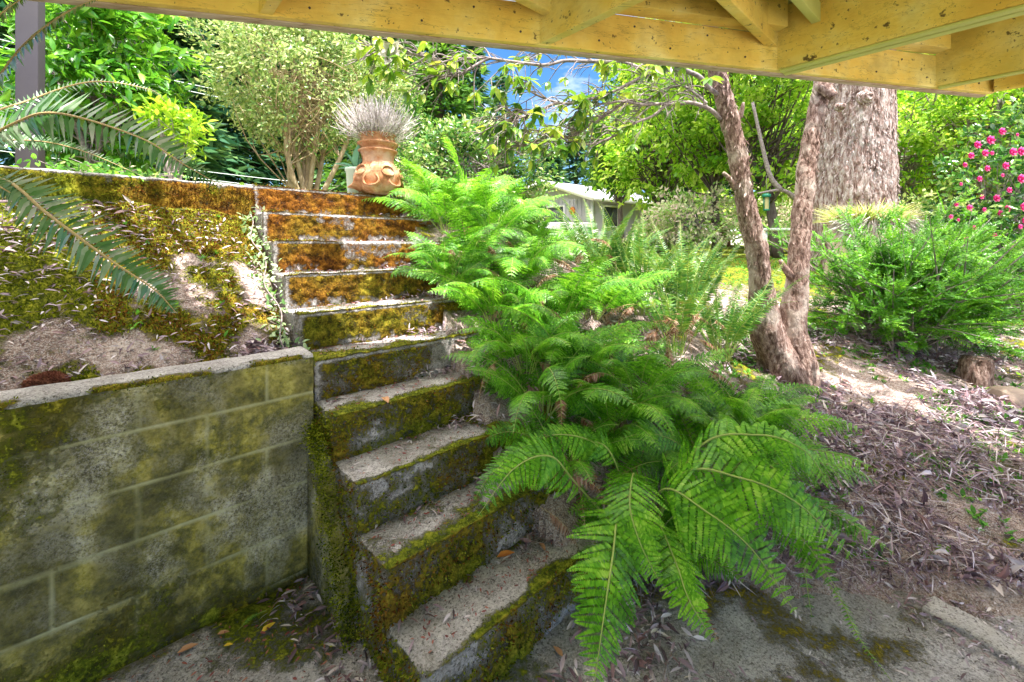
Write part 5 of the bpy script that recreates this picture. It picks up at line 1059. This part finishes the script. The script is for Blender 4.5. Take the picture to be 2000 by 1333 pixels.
# ------------------------------------------------------------------ house, driveway, low white wall
def house():
    Y0 = 22.; cpt = P(1157, 480, Y0); gz0 = 1.75; yaw = R(38); ex = np.array([math.cos(yaw), math.sin(yaw), 0]); ey = np.array([-math.sin(yaw), math.cos(yaw), 0])
    # corner nearest camera at cpt; side wall runs along ex (right, away), gable wall runs along ey (left, away)
    hz_ = P(1157, 385, Y0)[2] - gz0; o = np.array([cpt[0], Y0, gz0]); root = thing('grey_house', o, 'single storey grey house with shallow shingle roof beyond the ferns', 'house')
    Lx, Wy, rise = 9., 7., 1.15
    def pt(a, b_, z): return o + ex * a + ey * b_ + [0, 0, z]
    mb = MB(); b0 = [pt(0, 0, -1), pt(Lx, 0, -1), pt(Lx, Wy, -1), pt(0, Wy, -1)]; b1_ = [pt(0, 0, hz_), pt(Lx, 0, hz_), pt(Lx, Wy, hz_), pt(0, Wy, hz_)]
    mb.add(np.array(b0 + b1_ + [pt(0, Wy / 2, hz_ + rise), pt(Lx, Wy / 2, hz_ + rise)]), [np.array([[0, 1, 5, 4], [1, 2, 6, 5], [2, 3, 7, 6], [3, 0, 4, 7]]), np.array([[4, 8, 7], [5, 6, 9]])]); mb.build('wall', M['siding'], root)
    mb = MB()
    for i in range(24):
        q = .15 + i * .29; 
        if q < Wy: box(mb, pt(-.012, q, hz_ / 2 - .2), .02, .03, hz_ + .3, [ex, ey, [0, 0, 1]])
    mb.build('batten', M['siding'], root)
    mb = MB(); ov = .5; th = .12
    for sg in (0, 1):
        e0, e1 = (-ov, Wy / 2) if sg == 0 else (Wy / 2, Wy + ov); z0 = hz_ - rise / (Wy / 2) * ov + .1; z1 = hz_ + rise + .1; za, zb = (z0, z1) if sg == 0 else (z1, z0)
        v = [pt(-ov, e0, za), pt(Lx + ov, e0, za), pt(Lx + ov, e1, zb), pt(-ov, e1, zb)]; v2 = [q - np.array([0, 0, th]) for q in v]
        mb.add(np.array(v + v2), np.array([[0, 1, 2, 3], [7, 6, 5, 4], [0, 4, 5, 1], [1, 5, 6, 2], [2, 6, 7, 3], [3, 7, 4, 0]]))
    rf = mb.build('roof', M['roof'], root)
    mb = MB()
    for (a, b_) in (((-ov - .03, -ov), (-ov - .03, Wy / 2)), ((-ov - .03, Wy / 2), (-ov - .03, Wy + ov))):
        za = hz_ - rise / (Wy / 2) * ov + .02 if a[1] < Wy / 2 - .01 else hz_ + rise + .02; zb = hz_ + rise + .02 if a[1] < Wy / 2 - .01 else hz_ - rise / (Wy / 2) * ov + .02
        q0, q1 = pt(a[0], a[1], za), pt(b_[0], b_[1], zb); dl = nrm(q1 - q0); box(mb, (q0 + q1) / 2, np.linalg.norm(q1 - q0), .05, .24, [dl, -ex, nrm(np.cross(dl, -ex))])
    box(mb, pt(Lx / 2, -ov - .03, hz_ - rise / (Wy / 2) * ov + .02), Lx + 2 * ov, .05, .2, [ex, ey, [0, 0, 1]])
    mb.build('fascia', M['trim'], root)
    mb = MB(); box(mb, pt(-.02, -.0, hz_ / 2 - .3), .14, .14, hz_ + .2, [ex, ey, [0, 0, 1]]); mb.build('corner_trim', M['trim'], root)
    for (fx, a, w_, z_, h_) in ((0, 3.2, 2.4, .9, 1.9), (1, 1.4, 1.2, 1.2, 1.1), (1, 4.5, .9, 1.2, 1.3)):
        c = pt(-.04, a, z_) if fx == 0 else pt(a, -.04, z_); ax_ = [ey, ex, [0, 0, 1]] if fx == 0 else [ex, ey, [0, 0, 1]]
        mb = MB(); 
        for s_ in (-1, 1): box(mb, c + np.array(ax_[0]) * s_ * w_ / 2, .1, .06, h_ + .1, ax_); box(mb, c + np.array([0, 0, s_ * h_ / 2]), w_ - .1, .06, .1, ax_)
        fo = mb.build('window', M['trim'], root); mb = MB(); box(mb, c, w_ - .1, .03, h_ - .1, ax_); mb.build('pane', M['glass'], fo)
    mb = MB(); c = pt(-.06, 1.35, hz_ - .62); x = ey; an = np.arange(24) / 24 * 6.283; rr = .17 + .05 * (np.arange(24) % 2); v = [c + ex * 0.] + [c + x * math.cos(q) * r_ + np.array([0, 0, math.sin(q) * r_]) for q, r_ in zip(an, rr)]; v += [q - ex * .04 for q in v]
    mb.add(np.array(v), [np.array([[0, 1 + i, 1 + (i + 1) % 24] for i in range(24)] + [[25, 26 + (i + 1) % 24, 26 + i] for i in range(24)]), np.array([[1 + i, 26 + i, 26 + (i + 1) % 24, 1 + (i + 1) % 24] for i in range(24)])]); mb.build('sun_ornament', M['orange'], root)
    mb = MB(); tube(mb, [pt(5.2, 1.2, hz_ + .3), pt(5.2, 1.2, hz_ + 1.5)], [.09], 10); tube(mb, [pt(5.2, 1.2, hz_ + 1.1), pt(5.2, 1.2, hz_ + 1.35)], [.17, .12], 10); mb.build('chimney', M['trim'], rf)
house()
def sheet(name, pts, dz, mat, label):
    # drape a pale drive over the ground
    x0, x1, y0, y1 = pts; X_, Y_ = np.meshgrid(np.linspace(x0, x1, 30), np.linspace(y0, y1, 30), indexing='ij'); Z_ = H(X_, Y_) + dz; mb = MB(); mb.add(np.stack([X_, Y_, Z_], -1).reshape(-1, 3), grid_faces(30, 30)); tag(mb.build(name, mat, smooth=True), label, kind='structure')
sheet('driveway', (.5, 3.8, 13, 21), .05, M['kerb'], 'pale sunlit driveway in front of the house')
mb = MB(); a, b_ = P(980, 440, 12.), P(1165, 440, 12.5); a[2] = b_[2] = 1.1; dv = nrm(b_ - a); box(mb, (a + b_) / 2 + [0, 0, .35], np.linalg.norm(b_ - a), .12, 1.25, [dv, np.cross([0, 0, 1], dv), [0, 0, 1]], .02); tag(mb.build('low_white_wall', M['trim']), 'low white garden wall glimpsed through the ferns below the house', 'wall')

# bird feeder and low white table beyond the forked trunk
c = P(1497, 395, 6.2); fd = thing('bird_feeder', c, 'small green bird feeder hanging between the two stems', 'bird feeder'); s3 = 6.2 / F_PX
mb = MB(); lathe(mb, c, np.array([(0, 17), (7.5, 15), (8, 9), (5, 9)]) * s3, 16); mb.build('lid', M['feeder'], fd)
mb = MB(); lathe(mb, c, np.array([(4, 9), (4, -14)]) * s3, 12); mb.build('seed_tube', M['seed'], fd)
mb = MB(); lathe(mb, c, np.array([(0, -14), (5.5, -14), (5.5, -17), (0, -17)]) * s3, 12)
for sg in (-1, 1): tube(mb, [c + [sg * 5 * s3, 0, 10 * s3], c + [sg * 5 * s3, 0, -15 * s3]], [1.1 * s3], 5)
mb.build('frame', M['feeder'], fd); mb = MB(); tube(mb, [c + [0, 0, 16 * s3], c + [0, 0, 52 * s3]], [.003], 4); mb.build('hanger', M['branch'], fd)
hb = thing('hanging_branch', P(1540, 375, 6.2), 'bent grey limb between the stems holding the feeder', 'branch')
mb = MB(); tube(mb, spline(PP([(1590, 420, 6.3), (1550, 385, 6.25), (1525, 372, 6.2), (1480, 378, 6.2)]), 14), [.06, .03, .012], 7); tube(mb, spline(PP([(1525, 372, 6.2), (1505, 345, 6.2), (1490, 290, 6.2), (1470, 200, 6.2)]), 14), [.04, .03, .02], 7); mb.build('limb', M['branch'], hb, smooth=True)
tb = P(1525, 470, 9.); tb[2] = gz(tb[0], 9.); tbl = thing('white_table', tb, 'low white table on the lawn seen between the stems', 'table'); mb = MB(); box(mb, tb + [0, 0, .62], 1.1, .6, .05, None, .01); mb.build('table_top', M['trim'], tbl)
for a in (-.45, .45):
    for b_ in (-.22, .22): mb = MB(); box(mb, tb + [a, b_, .29], .05, .05, .6); mb.build('leg', M['trim'], tbl)
